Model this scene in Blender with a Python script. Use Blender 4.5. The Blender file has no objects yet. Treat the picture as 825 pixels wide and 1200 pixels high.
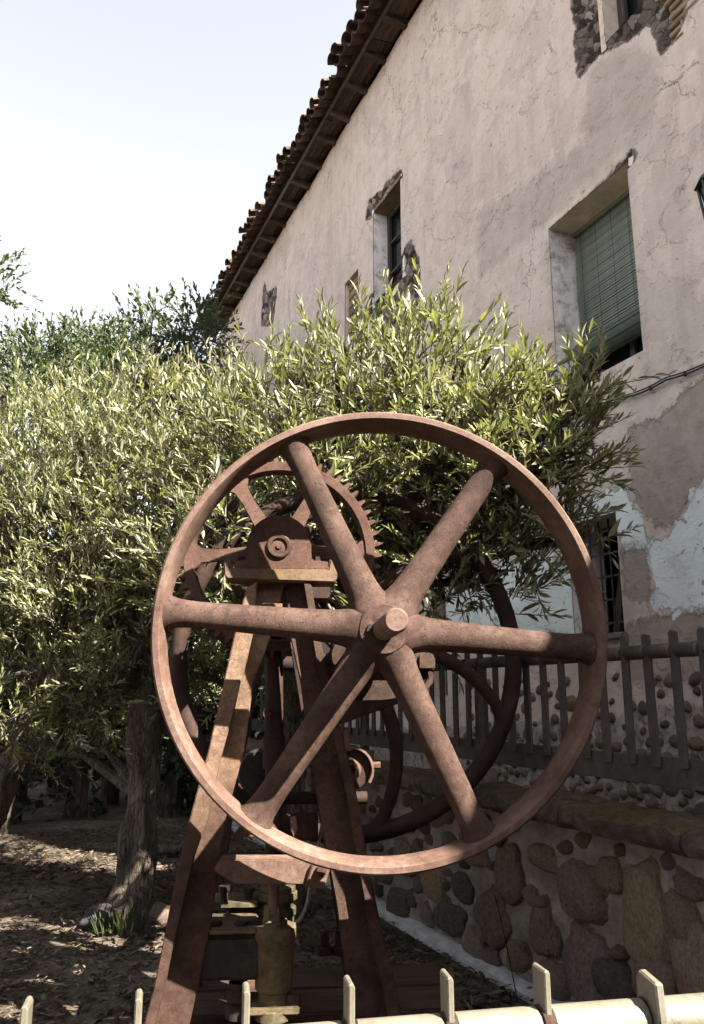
import bpy, bmesh, math, random
import numpy as np
from mathutils import Vector, Matrix, noise
R_ = math.radians
rng = np.random.default_rng(7)
random.seed(7)
scene = bpy.context.scene
C = scene.collection

# ------------------------------------------------------------------ camera
# world: X towards the house facade, Y along the facade (away), Z up, metres
EYE = 1.5
PITCH = math.atan(215 / 940.0)
YAW = math.atan(412 / 964.0)
cam_d = bpy.data.cameras.new('camera')
cam = bpy.data.objects.new('camera', cam_d)
C.objects.link(cam)
cam.location = (0, 0, EYE)
cam.rotation_euler = (math.pi / 2 + PITCH, 0, -YAW)
cam_d.sensor_fit = 'VERTICAL'
cam_d.sensor_height = 36
cam_d.lens = 28.2
cam_d.clip_start = 0.05
cam_d.clip_end = 500
scene.camera = cam

# ------------------------------------------------------------------ light
SUN_DIR = Vector((0.343, -0.627, 0.70)).normalized()      # towards the sun
SUN_EL = math.asin(SUN_DIR.z)
SUN_AZ = math.atan2(SUN_DIR.x, SUN_DIR.y)
world = bpy.data.worlds.new("World")
scene.world = world
world.use_nodes = True
wn = world.node_tree
bg = wn.nodes['Background']
sky = wn.nodes.new('ShaderNodeTexSky')
sky.sky_type = 'NISHITA'
sky.sun_disc = False
sky.sun_elevation = SUN_EL
sky.sun_rotation = SUN_AZ
sky.dust_density = 1.0
sky.air_density = 1.0
sky.ozone_density = 1.0
hsv = wn.nodes.new('ShaderNodeHueSaturation')          # pale hazy summer sky, the same all round
hsv.inputs['Saturation'].default_value = 0.22
wn.links.new(sky.outputs[0], hsv.inputs['Color'])
wn.links.new(hsv.outputs[0], bg.inputs[0])
bg.inputs[1].default_value = 0.054
sun_d = bpy.data.lights.new('sun', 'SUN')
sun_d.energy = 5.0
sun_d.angle = R_(0.5)
sun_d.color = (1.0, 0.93, 0.82)
sun = bpy.data.objects.new('sun', sun_d)
C.objects.link(sun)
sun.rotation_euler = SUN_DIR.to_track_quat('Z', 'Y').to_euler()
scene.view_settings.view_transform = 'Standard'
scene.view_settings.look = 'None'
scene.view_settings.gamma = 1
scene.view_settings.exposure = 2.95
scene.view_settings.use_curve_mapping = False

# ------------------------------------------------------------------ helpers
FW = Vector((math.sin(YAW) * math.cos(PITCH), math.cos(YAW) * math.cos(PITCH), math.sin(PITCH)))
RT = Vector((math.cos(YAW), -math.sin(YAW), 0))
UP = RT.cross(FW)
def ray(px, py):                       # direction of a photo pixel (825 x 1200), unit depth
    return RT * ((px - 412.5) / 940) - UP * ((py - 600) / 940) + FW
def at(px, py, d):                     # point at depth d metres
    return Vector((0, 0, EYE)) + ray(px, py) * d
def onX(px, py, X):
    r = ray(px, py); return r * (X / r.x) + Vector((0, 0, EYE))
def onZ(px, py, Z):
    r = ray(px, py); return r * ((Z - EYE) / r.z) + Vector((0, 0, EYE))

class MB:
    """collects shapes, builds ONE mesh object"""
    def __init__(s): s.v = []; s.f = []
    def add(s, vs, fs):
        b = len(s.v); s.v += [tuple(v) for v in vs]; s.f += [tuple(i + b for i in f) for f in fs]
    def box(s, c, size, rot=None):
        hx, hy, hz = size[0] / 2, size[1] / 2, size[2] / 2
        vs = [Vector((x, y, z)) for x in (-hx, hx) for y in (-hy, hy) for z in (-hz, hz)]
        if rot is not None: vs = [rot @ v for v in vs]
        c = Vector(c)
        s.add([c + v for v in vs], [(0, 1, 3, 2), (4, 6, 7, 5), (0, 4, 5, 1), (2, 3, 7, 6), (0, 2, 6, 4), (1, 5, 7, 3)])
    def prism(s, poly, w0, w1):        # polygon in (x,z), extruded along y
        n = len(poly)
        a = sum(poly[i][0] * poly[(i + 1) % n][1] - poly[(i + 1) % n][0] * poly[i][1] for i in range(n))
        if a < 0: poly = poly[::-1]
        vs = [(p[0], w0, p[1]) for p in poly] + [(p[0], w1, p[1]) for p in poly]
        fs = [tuple(range(n)), tuple(range(2 * n - 1, n - 1, -1))]
        fs += [(i, i + n, (i + 1) % n + n, (i + 1) % n) for i in range(n)]
        s.add(vs, fs)
    def tube(s, pts, rad, n=10, caps=True, sq=1.0, flat_dir=None):
        pts = [Vector(p) for p in pts]
        if not hasattr(rad, '__len__'): rad = [rad] * len(pts)
        rings = []
        t = (pts[1] - pts[0]).normalized()
        u = Vector((0, 0, 1)) if abs(t.z) < .9 else Vector((1, 0, 0))
        if flat_dir is not None: u = Vector(flat_dir)
        for i, p in enumerate(pts):
            a = pts[max(i - 1, 0)]; b = pts[min(i + 1, len(pts) - 1)]
            t = (b - a).normalized()
            u = (u - t * u.dot(t)).normalized()
            w = t.cross(u)
            rings.append([p + (u * math.cos(2 * math.pi * k / n) * sq + w * math.sin(2 * math.pi * k / n)) * rad[i] for k in range(n)])
        vs = [v for r in rings for v in r]; fs = []
        for i in range(len(pts) - 1):
            for k in range(n):
                fs.append((i * n + k, i * n + (k + 1) % n, (i + 1) * n + (k + 1) % n, (i + 1) * n + k))
        if caps:
            fs.append(tuple(range(n))[::-1]); fs.append(tuple((len(pts) - 1) * n + k for k in range(n)))
        s.add(vs, fs)
    def lathe(s, c, prof, n=32, axis='y', close=False):   # profile [(r, along)] round an axis through c
        c = Vector(c); vs = []; m = len(prof)
        for k in range(n):
            a = 2 * math.pi * k / n
            for r, w in prof:
                if axis == 'y': vs.append(c + Vector((r * math.cos(a), w, r * math.sin(a))))
                elif axis == 'z': vs.append(c + Vector((r * math.cos(a), r * math.sin(a), w)))
                else: vs.append(c + Vector((w, r * math.cos(a), r * math.sin(a))))
        fs = []
        for k in range(n):
            for i in range(m if close else m - 1):
                j = (i + 1) % m; k2 = (k + 1) % n
                fs.append((k * m + i, k2 * m + i, k2 * m + j, k * m + j))
        s.add(vs, fs)
    def build(s, name, mat, parent=None, smooth=False, bevel=0, seg=2, weight=True):
        me = bpy.data.meshes.new(name)
        me.from_pydata(s.v, [], s.f)
        bm = bmesh.new(); bm.from_mesh(me)
        bmesh.ops.recalc_face_normals(bm, faces=bm.faces)
        if bevel:
            ed = [e for e in bm.edges if len(e.link_faces) == 2 and e.calc_face_angle(0) > .5]
            bmesh.ops.bevel(bm, geom=ed, offset=bevel, segments=seg, affect='EDGES', clamp_overlap=True)
        bm.to_mesh(me); bm.free()
        if smooth:
            me.polygons.foreach_set('use_smooth', [True] * len(me.polygons))
            try: me.set_sharp_from_angle(angle=R_(40))
            except Exception: pass
        me.materials.append(mat)
        o = bpy.data.objects.new(name, me); C.objects.link(o)
        if parent: o.parent = parent
        return o

def npmesh(name, v, f, mat, parent=None, attr=None, link=True):
    """numpy mesh: v (n,3); f (m,k)"""
    me = bpy.data.meshes.new(name)
    v = np.asarray(v, dtype=np.float32); f = np.asarray(f, dtype=np.int32)
    me.vertices.add(len(v)); me.vertices.foreach_set('co', v.ravel())
    k = f.shape[1]
    me.loops.add(f.size); me.loops.foreach_set('vertex_index', f.ravel())
    me.polygons.add(len(f)); me.polygons.foreach_set('loop_start', np.arange(0, f.size, k, dtype=np.int32))
    me.update(calc_edges=True)
    for an, av in (attr or {}).items():
        a = me.attributes.new(an, 'FLOAT', 'POINT'); a.data.foreach_set('value', np.asarray(av, dtype=np.float32))
    me.materials.append(mat)
    if not link: return me
    o = bpy.data.objects.new(name, me); C.objects.link(o)
    if parent: o.parent = parent
    return o

def tag(o, label=None, cat=None, group=None, kind=None):
    if label: o['label'] = label
    if cat: o['category'] = cat
    if group: o['group'] = group
    if kind: o['kind'] = kind
    return o
def empty(name, loc=(0, 0, 0), rz=0):
    o = bpy.data.objects.new(name, None); C.objects.link(o)
    o.location = loc; o.rotation_euler = (0, 0, rz); o.empty_display_size = .2
    return o
def inst(name, me, parent, loc, rot=(0, 0, 0), sc=(1, 1, 1)):
    o = bpy.data.objects.new(name, me); C.objects.link(o); o.parent = parent
    o.location = loc; o.rotation_euler = rot; o.scale = sc
    return o

# ------------------------------------------------------------------ materials
class NT:
    def __init__(s, name):
        s.m = bpy.data.materials.new(name); s.m.use_nodes = True
        s.t = s.m.node_tree; s.b = s.t.nodes['Principled BSDF']
        s.co = s.n('ShaderNodeTexCoord').outputs['Object']
    def n(s, typ, **kw):
        x = s.t.nodes.new(typ)
        for k, v in kw.items(): setattr(x, k, v)
        return x
    def l(s, a, b): s.t.links.new(a, b)
    def world(s): s.co = s.n('ShaderNodeNewGeometry').outputs['Position']
    def noise(s, scale, detail=6, rough=.6, dist=0, vec=None):
        x = s.n('ShaderNodeTexNoise'); s.l(vec or s.co, x.inputs['Vector'])
        x.inputs['Scale'].default_value = scale; x.inputs['Detail'].default_value = detail
        x.inputs['Roughness'].default_value = rough; x.inputs['Distortion'].default_value = dist
        return x.outputs['Fac']
    def scaled(s, sc):
        m = s.n('ShaderNodeMapping'); s.l(s.co, m.inputs[0]); m.inputs['Scale'].default_value = sc
        return m.outputs[0]
    def vor(s, scale, feature='F1', vec=None, out='Distance'):
        x = s.n('ShaderNodeTexVoronoi', feature=feature); s.l(vec or s.co, x.inputs['Vector'])
        x.inputs['Scale'].default_value = scale
        return x.outputs[out]
    def ramp(s, fac, stops):
        r = s.n('ShaderNodeValToRGB'); s.l(fac, r.inputs[0]); e = r.color_ramp.elements
        while len(e) < len(stops): e.new(.5)
        for i, (p, c) in enumerate(stops):
            e[i].position = p
            c = (c, c, c) if not hasattr(c, '__len__') else c
            e[i].color = (*c, 1)
        return r.outputs[0]
    def mix(s, fac, a, b, blend='MIX'):
        m = s.n('ShaderNodeMix', data_type='RGBA', blend_type=blend)
        if hasattr(fac, 'is_output'): s.l(fac, m.inputs[0])
        else: m.inputs[0].default_value = fac
        for i, q in ((6, a), (7, b)):
            if hasattr(q, 'is_output'): s.l(q, m.inputs[i])
            else: m.inputs[i].default_value = (*q, 1)
        return m.outputs[2]
    def math(s, op, a, b=0., c=None):
        m = s.n('ShaderNodeMath', operation=op)
        for i, q in enumerate((a, b) if c is None else (a, b, c)):
            if hasattr(q, 'is_output'): s.l(q, m.inputs[i])
            else: m.inputs[i].default_value = q
        return m.outputs[0]
    def attr(s, name):
        a = s.n('ShaderNodeAttribute'); a.attribute_name = name; return a.outputs['Fac']
    def orand(s): return s.n('ShaderNodeObjectInfo').outputs['Random']
    def bump(s, h, strength=.5, dist=.01, prev=None):
        b = s.n('ShaderNodeBump'); s.l(h, b.inputs['Height'])
        b.inputs['Strength'].default_value = strength; b.inputs['Distance'].default_value = dist
        if prev: s.l(prev, b.inputs['Normal'])
        return b.outputs[0]
    def done(s, col, rough=.8, nor=None, spec=.3, metal=0):
        if hasattr(col, 'is_output'): s.l(col, s.b.inputs['Base Color'])
        else: s.b.inputs['Base Color'].default_value = (*col, 1)
        if hasattr(rough, 'is_output'): s.l(rough, s.b.inputs['Roughness'])
        else: s.b.inputs['Roughness'].default_value = rough
        s.b.inputs['Specular IOR Level'].default_value = spec
        s.b.inputs['Metallic'].default_value = metal
        if nor: s.l(nor, s.b.inputs['Normal'])
        return s.m

def rust(name, dark, mid, light, yellow=0.0, rough=.74, spec=.16, b=1.0):
    t = NT(name)
    n1 = t.noise(4, 8, .7); n2 = t.noise(30, 9, .78); n3 = t.noise(150, 6, .8); n4 = t.noise(70, 8, .8)
    f = t.math('ADD', t.math('MULTIPLY', n1, .46), t.math('ADD', t.math('MULTIPLY', n2, .34), t.math('MULTIPLY', n3, .20)))
    col = t.ramp(f, [(.40, dark), (.49, mid), (.57, light)])
    # dark pits, flaked scale and pale bloom, each at its own scale
    pits = t.ramp(n4, [(.57, 0.), (.64, 1.)])
    col = t.mix(t.math('MULTIPLY', pits, .62), col, tuple(.42 * c for c in dark))
    scale_ = t.ramp(t.noise(9, 9, .8, .7), [(.56, 0.), (.60, 1.)])
    col = t.mix(t.math('MULTIPLY', scale_, .6), col, tuple(.6 * a + .4 * c for a, c in zip(dark, mid)))
    runs = t.ramp(t.noise(16, 6, .7, .2, t.scaled((1, 1, .14))), [(.56, 0.), (.68, 1.)])
    col = t.mix(t.math('MULTIPLY', runs, .35), col, (mid[0] * 1.15, mid[1] * .85, mid[2] * .62))
    if yellow:
        col = t.mix(t.math('MULTIPLY', t.ramp(t.noise(3.1, 5, .6), [(.45, 0.), (.6, 1.)]), yellow), col, (.20, .125, .06))
    col = t.mix(t.math('MULTIPLY', t.ramp(t.noise(230, 4, .7), [(.62, 0.), (.72, 1.)]), .35), col, tuple(min(1, 1.7 * c) for c in light))
    h = t.math('ADD', t.math('MULTIPLY', n2, .5), t.math('MULTIPLY', n3, .7))
    h = t.math('SUBTRACT', h, t.math('ADD', t.math('MULTIPLY', pits, .5), t.math('MULTIPLY', scale_, .18)))
    nb = t.bump(h, .6 * b, .008)
    return t.done(col, t.ramp(n2, [(.3, rough - .12), (.7, rough + .15)]), nb, spec)

M = {}
M['rust'] = rust('rust_iron', (.0178, .0098, .0075), (.0410, .0226, .0169), (.0714, .0434, .0331))
M['rust_worn'] = rust('worn_rim_iron', (.0494, .0264, .0193), (.0847, .0493, .0369), (.1271, .0846, .0668), rough=.66, spec=.2, b=.6)
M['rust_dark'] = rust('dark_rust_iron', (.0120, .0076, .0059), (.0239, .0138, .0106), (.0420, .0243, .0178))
M['rust_red'] = rust('red_rust_iron', (.0280, .0149, .0115), (.0600, .0308, .0219), (.0879, .0497, .0365))
M['rust_tan'] = rust('tan_painted_rust', (.0352, .0218, .0159), (.0807, .0519, .0366), (.1260, .0882, .0619), yellow=.3)
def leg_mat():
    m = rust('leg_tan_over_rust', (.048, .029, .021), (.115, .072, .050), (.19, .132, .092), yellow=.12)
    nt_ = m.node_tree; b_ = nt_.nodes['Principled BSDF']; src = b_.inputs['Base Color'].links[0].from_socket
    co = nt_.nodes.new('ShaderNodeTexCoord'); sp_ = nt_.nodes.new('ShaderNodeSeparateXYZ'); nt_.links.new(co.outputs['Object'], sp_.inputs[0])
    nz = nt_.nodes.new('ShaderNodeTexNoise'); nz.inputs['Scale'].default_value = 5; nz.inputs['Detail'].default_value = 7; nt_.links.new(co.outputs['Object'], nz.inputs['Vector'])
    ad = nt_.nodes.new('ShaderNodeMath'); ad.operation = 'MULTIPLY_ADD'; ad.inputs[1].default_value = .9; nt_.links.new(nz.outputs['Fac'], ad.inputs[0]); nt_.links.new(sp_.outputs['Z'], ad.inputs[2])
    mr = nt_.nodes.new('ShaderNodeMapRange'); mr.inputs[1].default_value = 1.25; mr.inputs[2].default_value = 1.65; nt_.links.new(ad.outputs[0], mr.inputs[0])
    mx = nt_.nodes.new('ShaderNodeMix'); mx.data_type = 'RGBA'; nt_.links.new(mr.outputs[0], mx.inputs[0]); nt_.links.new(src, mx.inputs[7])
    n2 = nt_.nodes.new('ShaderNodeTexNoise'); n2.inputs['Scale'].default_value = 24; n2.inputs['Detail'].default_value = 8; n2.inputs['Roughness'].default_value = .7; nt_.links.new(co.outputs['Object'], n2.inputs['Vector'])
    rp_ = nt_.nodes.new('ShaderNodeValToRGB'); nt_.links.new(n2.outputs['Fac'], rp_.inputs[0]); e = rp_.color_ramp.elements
    e[0].position = .36; e[0].color = (.028, .015, .011, 1); e[1].position = .64; e[1].color = (.062, .034, .025, 1)  # rust of the lower leg, its colour darkened to deepen the shade there
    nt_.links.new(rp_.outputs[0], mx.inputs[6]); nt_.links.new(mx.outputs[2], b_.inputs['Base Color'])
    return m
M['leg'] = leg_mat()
M['pump_green'] = rust('old_green_paint_iron', (.0179, .0153, .0102), (.0510, .0433, .0255), (.1020, .0867, .0485), yellow=.3, rough=.6)
M['pump_dark'] = rust('dark_oily_iron', (.0065, .0058, .0050), (.0144, .0130, .0108), (.0270, .0234, .0180), rough=.5)
M['steel'] = rust('bright_steel', (.1200, .1020, .0960), (.1920, .1620, .1500), (.2520, .2160, .2040), rough=.42, spec=.6, b=.4)

def fence_mat():
    t = NT('dark_fence_paint')
    col = t.ramp(t.noise(9, 6, .7), [(.35, (.026, .025, .024)), (.55, (.054, .050, .048)), (.66, (.085, .06, .045)), (.8, (.07, .066, .062))])
    return t.done(col, .6, t.bump(t.noise(60, 4), .3, .004), .35)
M['fence'] = fence_mat()
def rail_mat():
    t = NT('cream_rail_paint')
    n = t.noise(14, 7, .7)
    col = t.ramp(n, [(.30, (0.038, 0.029, 0.019)), (.40, (0.081, 0.071, 0.053)), (.55, (0.102, 0.094, 0.071)), (.75, (0.119, 0.112, 0.090))])
    chips = t.ramp(t.noise(38, 7, .76), [(.60, 0.), (.62, 1.)])
    dirt = t.ramp(t.noise(6, 8, .75, .5), [(.46, 0.), (.62, 1.)])
    col = t.mix(t.math('MULTIPLY', dirt, .38), col, (.16, .135, .095))
    col = t.mix(t.math('MULTIPLY', chips, .7), col, (0.069, 0.043, 0.026))
    return t.done(col, .5, t.bump(t.noise(70, 4), .25, .004), .4)
M['rail'] = rail_mat()

def plaster():
    t = NT('old_pink_plaster')
    big = t.noise(.55, 6, .6); mid = t.noise(2.6, 8, .65, .4); fine = t.noise(30, 6, .7)
    streak = t.noise(3.0, 6, .65, .2, t.scaled((1, 1.6, .22)))
    col = t.ramp(big, [(.32, (0.520, 0.423, 0.370)), (.5, (0.605, 0.501, 0.448)), (.68, (0.633, 0.529, 0.481))])
    col = t.mix(t.math('MULTIPLY', t.ramp(mid, [(.42, 0.), (.66, 1.)]), .45), col, (0.691, 0.589, 0.538))
    col = t.mix(t.math('MULTIPLY', t.ramp(streak, [(.50, 0.), (.70, 1.)]), .5), col, (0.407, 0.330, 0.291))
    col = t.mix(t.math('MULTIPLY', t.ramp(t.noise(5, 9, .74, .0), [(.46, 0.), (.68, 1.)]), .34), col, (.37, .30, .27))
    blot = t.ramp(t.noise(1.1, 8, .62, .15), [(.54, 0.), (.56, 1.)])
    col = t.mix(t.math('MULTIPLY', blot, .34), col, (.41, .345, .32))
    blot2 = t.ramp(t.noise(2.3, 9, .7, .3), [(.57, 0.), (.585, 1.)])
    col = t.mix(t.math('MULTIPLY', blot2, .22), col, (.34, .28, .255))
    dripv = t.ramp(t.noise(5, 7, .7, .1, t.scaled((1, 1.4, .12))), [(.55, 0.), (.72, 1.)])
    col = t.mix(t.math('MULTIPLY', dripv, .25), col, (.33, .28, .26))
    # jitter that roughens the outline of every patch
    jit = t.math('MULTIPLY', t.math('SUBTRACT', t.noise(7, 8, .72), .5), .34)
    jit2 = t.math('MULTIPLY', t.math('SUBTRACT', t.noise(22, 5, .7), .5), .08)
    jit = t.math('ADD', jit, jit2)
    def mask(attr, w=.012, off=0., k=1.0):
        d = t.math('ADD', t.attr(attr), t.math('MULTIPLY', jit, k))
        return t.ramp(t.math('ADD', t.math('MULTIPLY', t.math('ADD', d, off), .5 / w), .5), [(0., 0.), (1., 1.)])
    # ramp expects 0..1: negative distance (inside) must give 1
    def inside(attr, w=.012, off=0., k=1.0):
        return t.math('SUBTRACT', 1.0, mask(attr, w, off, k))
    g = inside('d_grey', .05)
    gcol = t.ramp(t.noise(4, 8, .7, .6), [(.35, (.36, .30, .265)), (.55, (.44, .37, .335)), (.7, (.50, .43, .395))])
    col = t.mix(t.math('MULTIPLY', g, .75), col, gcol)
    d2 = inside('d_brown', .02)
    bcol = t.ramp(t.noise(5, 8, .72, .5), [(.32, (.24, .19, .16)), (.5, (.33, .27, .235)), (.7, (.42, .35, .31))])
    col = t.mix(t.math('MULTIPLY', d2, .9), col, bcol)
    bl = inside('d_blue', .008, 0., 1.0)
    blc = t.ramp(t.noise(3.2, 8, .7, .5), [(.30, (.56, .57, .57)), (.42, (.70, .755, .76)), (.6, (.77, .84, .85)), (.72, (.83, .88, .885))])
    peel = t.ramp(t.noise(7, 8, .75, .3), [(.60, 0.), (.62, 1.)])
    blc = t.mix(t.math('MULTIPLY', peel, .85), blc, (.27, .215, .19))
    col = t.mix(bl, col, blc)
    ru = inside('d_rubble', .012, -.035, .55)
    rv = t.n('ShaderNodeVectorMath', operation='ADD'); rz = t.n('ShaderNodeTexNoise'); t.l(t.co, rz.inputs['Vector']); rz.inputs['Scale'].default_value = 7; rz.inputs['Detail'].default_value = 6
    rs = t.n('ShaderNodeVectorMath', operation='SCALE'); t.l(rz.outputs['Color'], rs.inputs[0]); rs.inputs['Scale'].default_value = .09; t.l(t.co, rv.inputs[0]); t.l(rs.outputs[0], rv.inputs[1])
    redge = t.vor(10, 'DISTANCE_TO_EDGE', rv.outputs[0]); rcell = t.vor(10, 'F1', rv.outputs[0], 'Color')
    sx = t.n('ShaderNodeSeparateColor'); t.l(rcell, sx.inputs[0])
    rcol = t.ramp(t.math('ADD', t.math('MULTIPLY', sx.outputs[0], .55), t.math('MULTIPLY', t.noise(24, 8, .78, .5), .6)), [(.35, (.07, .052, .043)), (.55, (.19, .15, .125)), (.75, (.33, .275, .24)), (.92, (.50, .43, .39))])
    rcol = t.mix(t.ramp(redge, [(.0, 1.), (.06, 0.)]), rcol, (.04, .03, .026))
    col = t.mix(ru, col, rcol)
    bs = inside('d_base', .012, 0., .8)
    bc = t.ramp(t.noise(9, 9, .78, .6), [(.36, (.11, .088, .075)), (.47, (.28, .24, .215)), (.6, (.43, .385, .355)), (.7, (.52, .475, .445))])
    col = t.mix(bs, col, bc)
    # hairline cracks
    wob = t.n('ShaderNodeVectorMath', operation='ADD')
    nz = t.n('ShaderNodeTexNoise'); t.l(t.co, nz.inputs['Vector']); nz.inputs['Scale'].default_value = 2.2; nz.inputs['Detail'].default_value = 8; nz.inputs['Roughness'].default_value = .68
    sc = t.n('ShaderNodeVectorMath', operation='SCALE'); t.l(nz.outputs['Color'], sc.inputs[0]); sc.inputs['Scale'].default_value = .55
    t.l(t.co, wob.inputs[0]); t.l(sc.outputs[0], wob.inputs[1])
    ck = t.ramp(t.vor(.62, 'DISTANCE_TO_EDGE', wob.outputs[0]), [(.0, 1.), (.0045, 0.)])
    ck = t.math('MULTIPLY', ck, t.ramp(t.noise(1.3, 5, .6), [(.47, 0.), (.56, 1.)]))
    ck2 = t.ramp(t.vor(2.6, 'DISTANCE_TO_EDGE', wob.outputs[0]), [(.0, 1.), (.009, 0.)])
    ck2 = t.math('MULTIPLY', ck2, t.ramp(t.noise(1.9, 6, .65), [(.50, 0.), (.56, 1.)]))
    cks = t.math('MAXIMUM', ck, ck2)
    col = t.mix(t.math('MULTIPLY', cks, .85), col, (.12, .09, .075))
    # pock marks / trowel chips (slanted little flakes)
    mp = t.n('ShaderNodeMapping'); t.l(t.co, mp.inputs[0]); mp.inputs['Rotation'].default_value = (R_(38), 0, 0); mp.inputs['Scale'].default_value = (1, 1.0, 1.9)
    fl = t.ramp(t.noise(10, 6, .74, .2, mp.outputs[0]), [(.625, 0.), (.645, 1.)])
    col = t.mix(t.math('MULTIPLY', fl, .75), col, (.20, .155, .135))
    # relief
    h = t.math('ADD', t.math('MULTIPLY', t.noise(4, 9, .68, .3, mp.outputs[0]), 1.0), t.math('MULTIPLY', fine, .25))
    h = t.math('SUBTRACT', h, t.math('MULTIPLY', cks, .5))
    h = t.math('SUBTRACT', h, t.math('MULTIPLY', fl, .3))
    nb = t.bump(h, .5, .03)
    h2 = t.math('ADD', t.math('ADD', t.math('MULTIPLY', bl, -.5), t.math('MULTIPLY', blot, -.15)), t.math('ADD', t.math('MULTIPLY', g, -.2), t.math('MULTIPLY', d2, -.5)))
    h2 = t.math('ADD', h2, t.math('MULTIPLY', ru, t.math('ADD', t.math('MULTIPLY', t.ramp(redge, [(.0, 0.), (.25, 1.)]), 1.6), t.math('MULTIPLY', t.noise(24, 8, .75, .8), 2.0))))
    nb = t.bump(h2, .8, .03, nb)
    return t.done(col, .92, nb, .12)
M['plaster'] = plaster()
def whitewash():
    t = NT('flaking_whitewash')
    n = t.noise(6, 8, .75, .4)
    col = t.ramp(n, [(.36, (.34, .28, .25)), (.45, (.62, .56, .52)), (.54, (.80, .77, .73)), (.75, (.86, .84, .81))])
    return t.done(col, .9, t.bump(n, .5, .02), .15)
M['reveal'] = whitewash()

def simple(name, lo, hi, scale=8, rough=.8, bump=.4, bd=.01, spec=.2, stretch=None, rnd=0.0):
    t = NT(name)
    vec = t.scaled(stretch) if stretch else None
    n = t.noise(scale, 7, .68, .2, vec)
    col = t.ramp(n, [(.32, lo), (.68, hi)])
    if rnd:
        v = t.math('ADD', t.math('MULTIPLY', t.orand(), rnd * 2), 1 - rnd)
        mx = t.n('ShaderNodeVectorMath', operation='SCALE'); t.l(col, mx.inputs[0]); t.l(v, mx.inputs['Scale'])
        col = mx.outputs[0]
    n2 = t.noise(scale * 5, 5, .7, 0, vec)
    return t.done(col, rough, t.bump(t.math('ADD', n, t.math('MULTIPLY', n2, .5)), bump, bd), spec)
M['old_wood'] = simple('weathered_dark_wood', (.0447, .0345, .0281), (.1340, .1020, .0830), 9, .85, .7, .012, .15, (1, 9, 1), .35)
M['soffit'] = simple('weathered_soffit_boards', (.0456, .0316, .0239), (.1255, .0873, .0646), 6, .85, .8, .015, .15, (6, .8, 6), .4)
M['timber'] = simple('reddish_timber', (.0270, .0156, .0120), (.0780, .0468, .0360), 5, .8, .6, .01, .2, (1, 8, 8), .25)
M['tile'] = simple('clay_tile', (.0440, .0296, .0232), (.1200, .0760, .0560), 9, .85, .5, .01, .15, None, .4)
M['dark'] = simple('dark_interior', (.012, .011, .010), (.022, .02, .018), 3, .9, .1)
M['lintel'] = simple('lintel_plaster', (.4760, .3920, .3220), (.7280, .6160, .5320), 7, .9, .6, .02, .12)
M['blind'] = simple('green_blind_slat', (.1364, .1560, .1290), (.2046, .2250, .1920), 20, .55, .2, .003, .3, (4, 1, 4), .12)
M['blind_dark'] = simple('dark_green_roll', (.0364, .0520, .0390), (.0780, .1040, .0806), 20, .6, .3, .004, .25, (4, 1, 4))
M['frame_wood'] = simple('grey_window_wood', (.0350, .0329, .0308), (.0840, .0784, .0735), 10, .75, .4, .006, .2, (5, 5, .6))
M['frame_iron'] = simple('window_iron', (.02, .018, .017), (.05, .042, .037), 18, .6, .3, .004, .3)
M['mortar'] = simple('grey_mortar', (.1123, .0960, .0826), (.2694, .2345, .2066), 6, .95, 1.0, .03, .1)
def coping_mat():
    t = NT('mossy_coping_stone')
    n = t.noise(7, 9, .75, .4); g = t.n('ShaderNodeNewGeometry'); sp_ = t.n('ShaderNodeSeparateXYZ'); t.l(g.outputs['Normal'], sp_.inputs[0])
    col = t.ramp(n, [(.33, (.035, .030, .026)), (.48, (.085, .070, .056)), (.62, (.15, .128, .105)), (.75, (.25, .225, .195))])
    moss = t.math('MULTIPLY', t.ramp(t.noise(5, 8, .75), [(.40, 0.), (.56, 1.)]), t.ramp(sp_.outputs['Z'], [(.45, 0.), (.9, 1.)]))
    col = t.mix(t.math('MULTIPLY', moss, .8), col, t.ramp(t.noise(30, 6, .7), [(.35, (.06, .045, .018)), (.65, (.15, .11, .045))]))
    return t.done(col, .95, t.bump(t.math('ADD', n, t.math('MULTIPLY', t.noise(45, 7, .75), .5)), 1.0, .04), .1)
M['coping'] = coping_mat()
M['kerbstone'] = simple('pale_concrete', (.2380, .2380, .2558), (.4522, .4581, .4750), 9, .9, .7, .012, .12)
def bark_mat():
    t = NT('fissured_bark'); v = t.scaled((1, 1, .2))
    wv = t.n('ShaderNodeVectorMath', operation='ADD'); wz = t.n('ShaderNodeTexNoise'); t.l(v, wz.inputs['Vector']); wz.inputs['Scale'].default_value = 14; wz.inputs['Detail'].default_value = 7
    ws = t.n('ShaderNodeVectorMath', operation='SCALE'); t.l(wz.outputs['Color'], ws.inputs[0]); ws.inputs['Scale'].default_value = .11; t.l(v, wv.inputs[0]); t.l(ws.outputs[0], wv.inputs[1]); wv_ = wv.outputs[0]
    n = t.noise(12, 9, .75, .4, v); e = t.vor(34, 'DISTANCE_TO_EDGE', wv_); big = t.noise(4, 6, .6)
    col = t.ramp(n, [(.32, (.045, .036, .029)), (.5, (.11, .092, .075)), (.68, (.21, .18, .15))])
    col = t.mix(t.math('MULTIPLY', t.ramp(big, [(.45, 0.), (.6, 1.)]), .4), col, (.17, .155, .135))
    fis = t.ramp(e, [(.0, 1.), (.09, 0.)]); col = t.mix(t.math('MULTIPLY', fis, .45), col, (.022, .018, .015))
    return t.done(col, .95, t.bump(t.math('SUBTRACT', n, t.math('MULTIPLY', fis, .3)), 1.0, .06), .1)
M['bark'] = bark_mat()
M['cable'] = simple('cable_rubber', (.02, .018, .018), (.05, .045, .042), 20, .7, .2)
M['lantern'] = simple('green_black_iron', (.02, .024, .024), (.05, .062, .06), 14, .55, .3, .004, .35)
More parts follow.
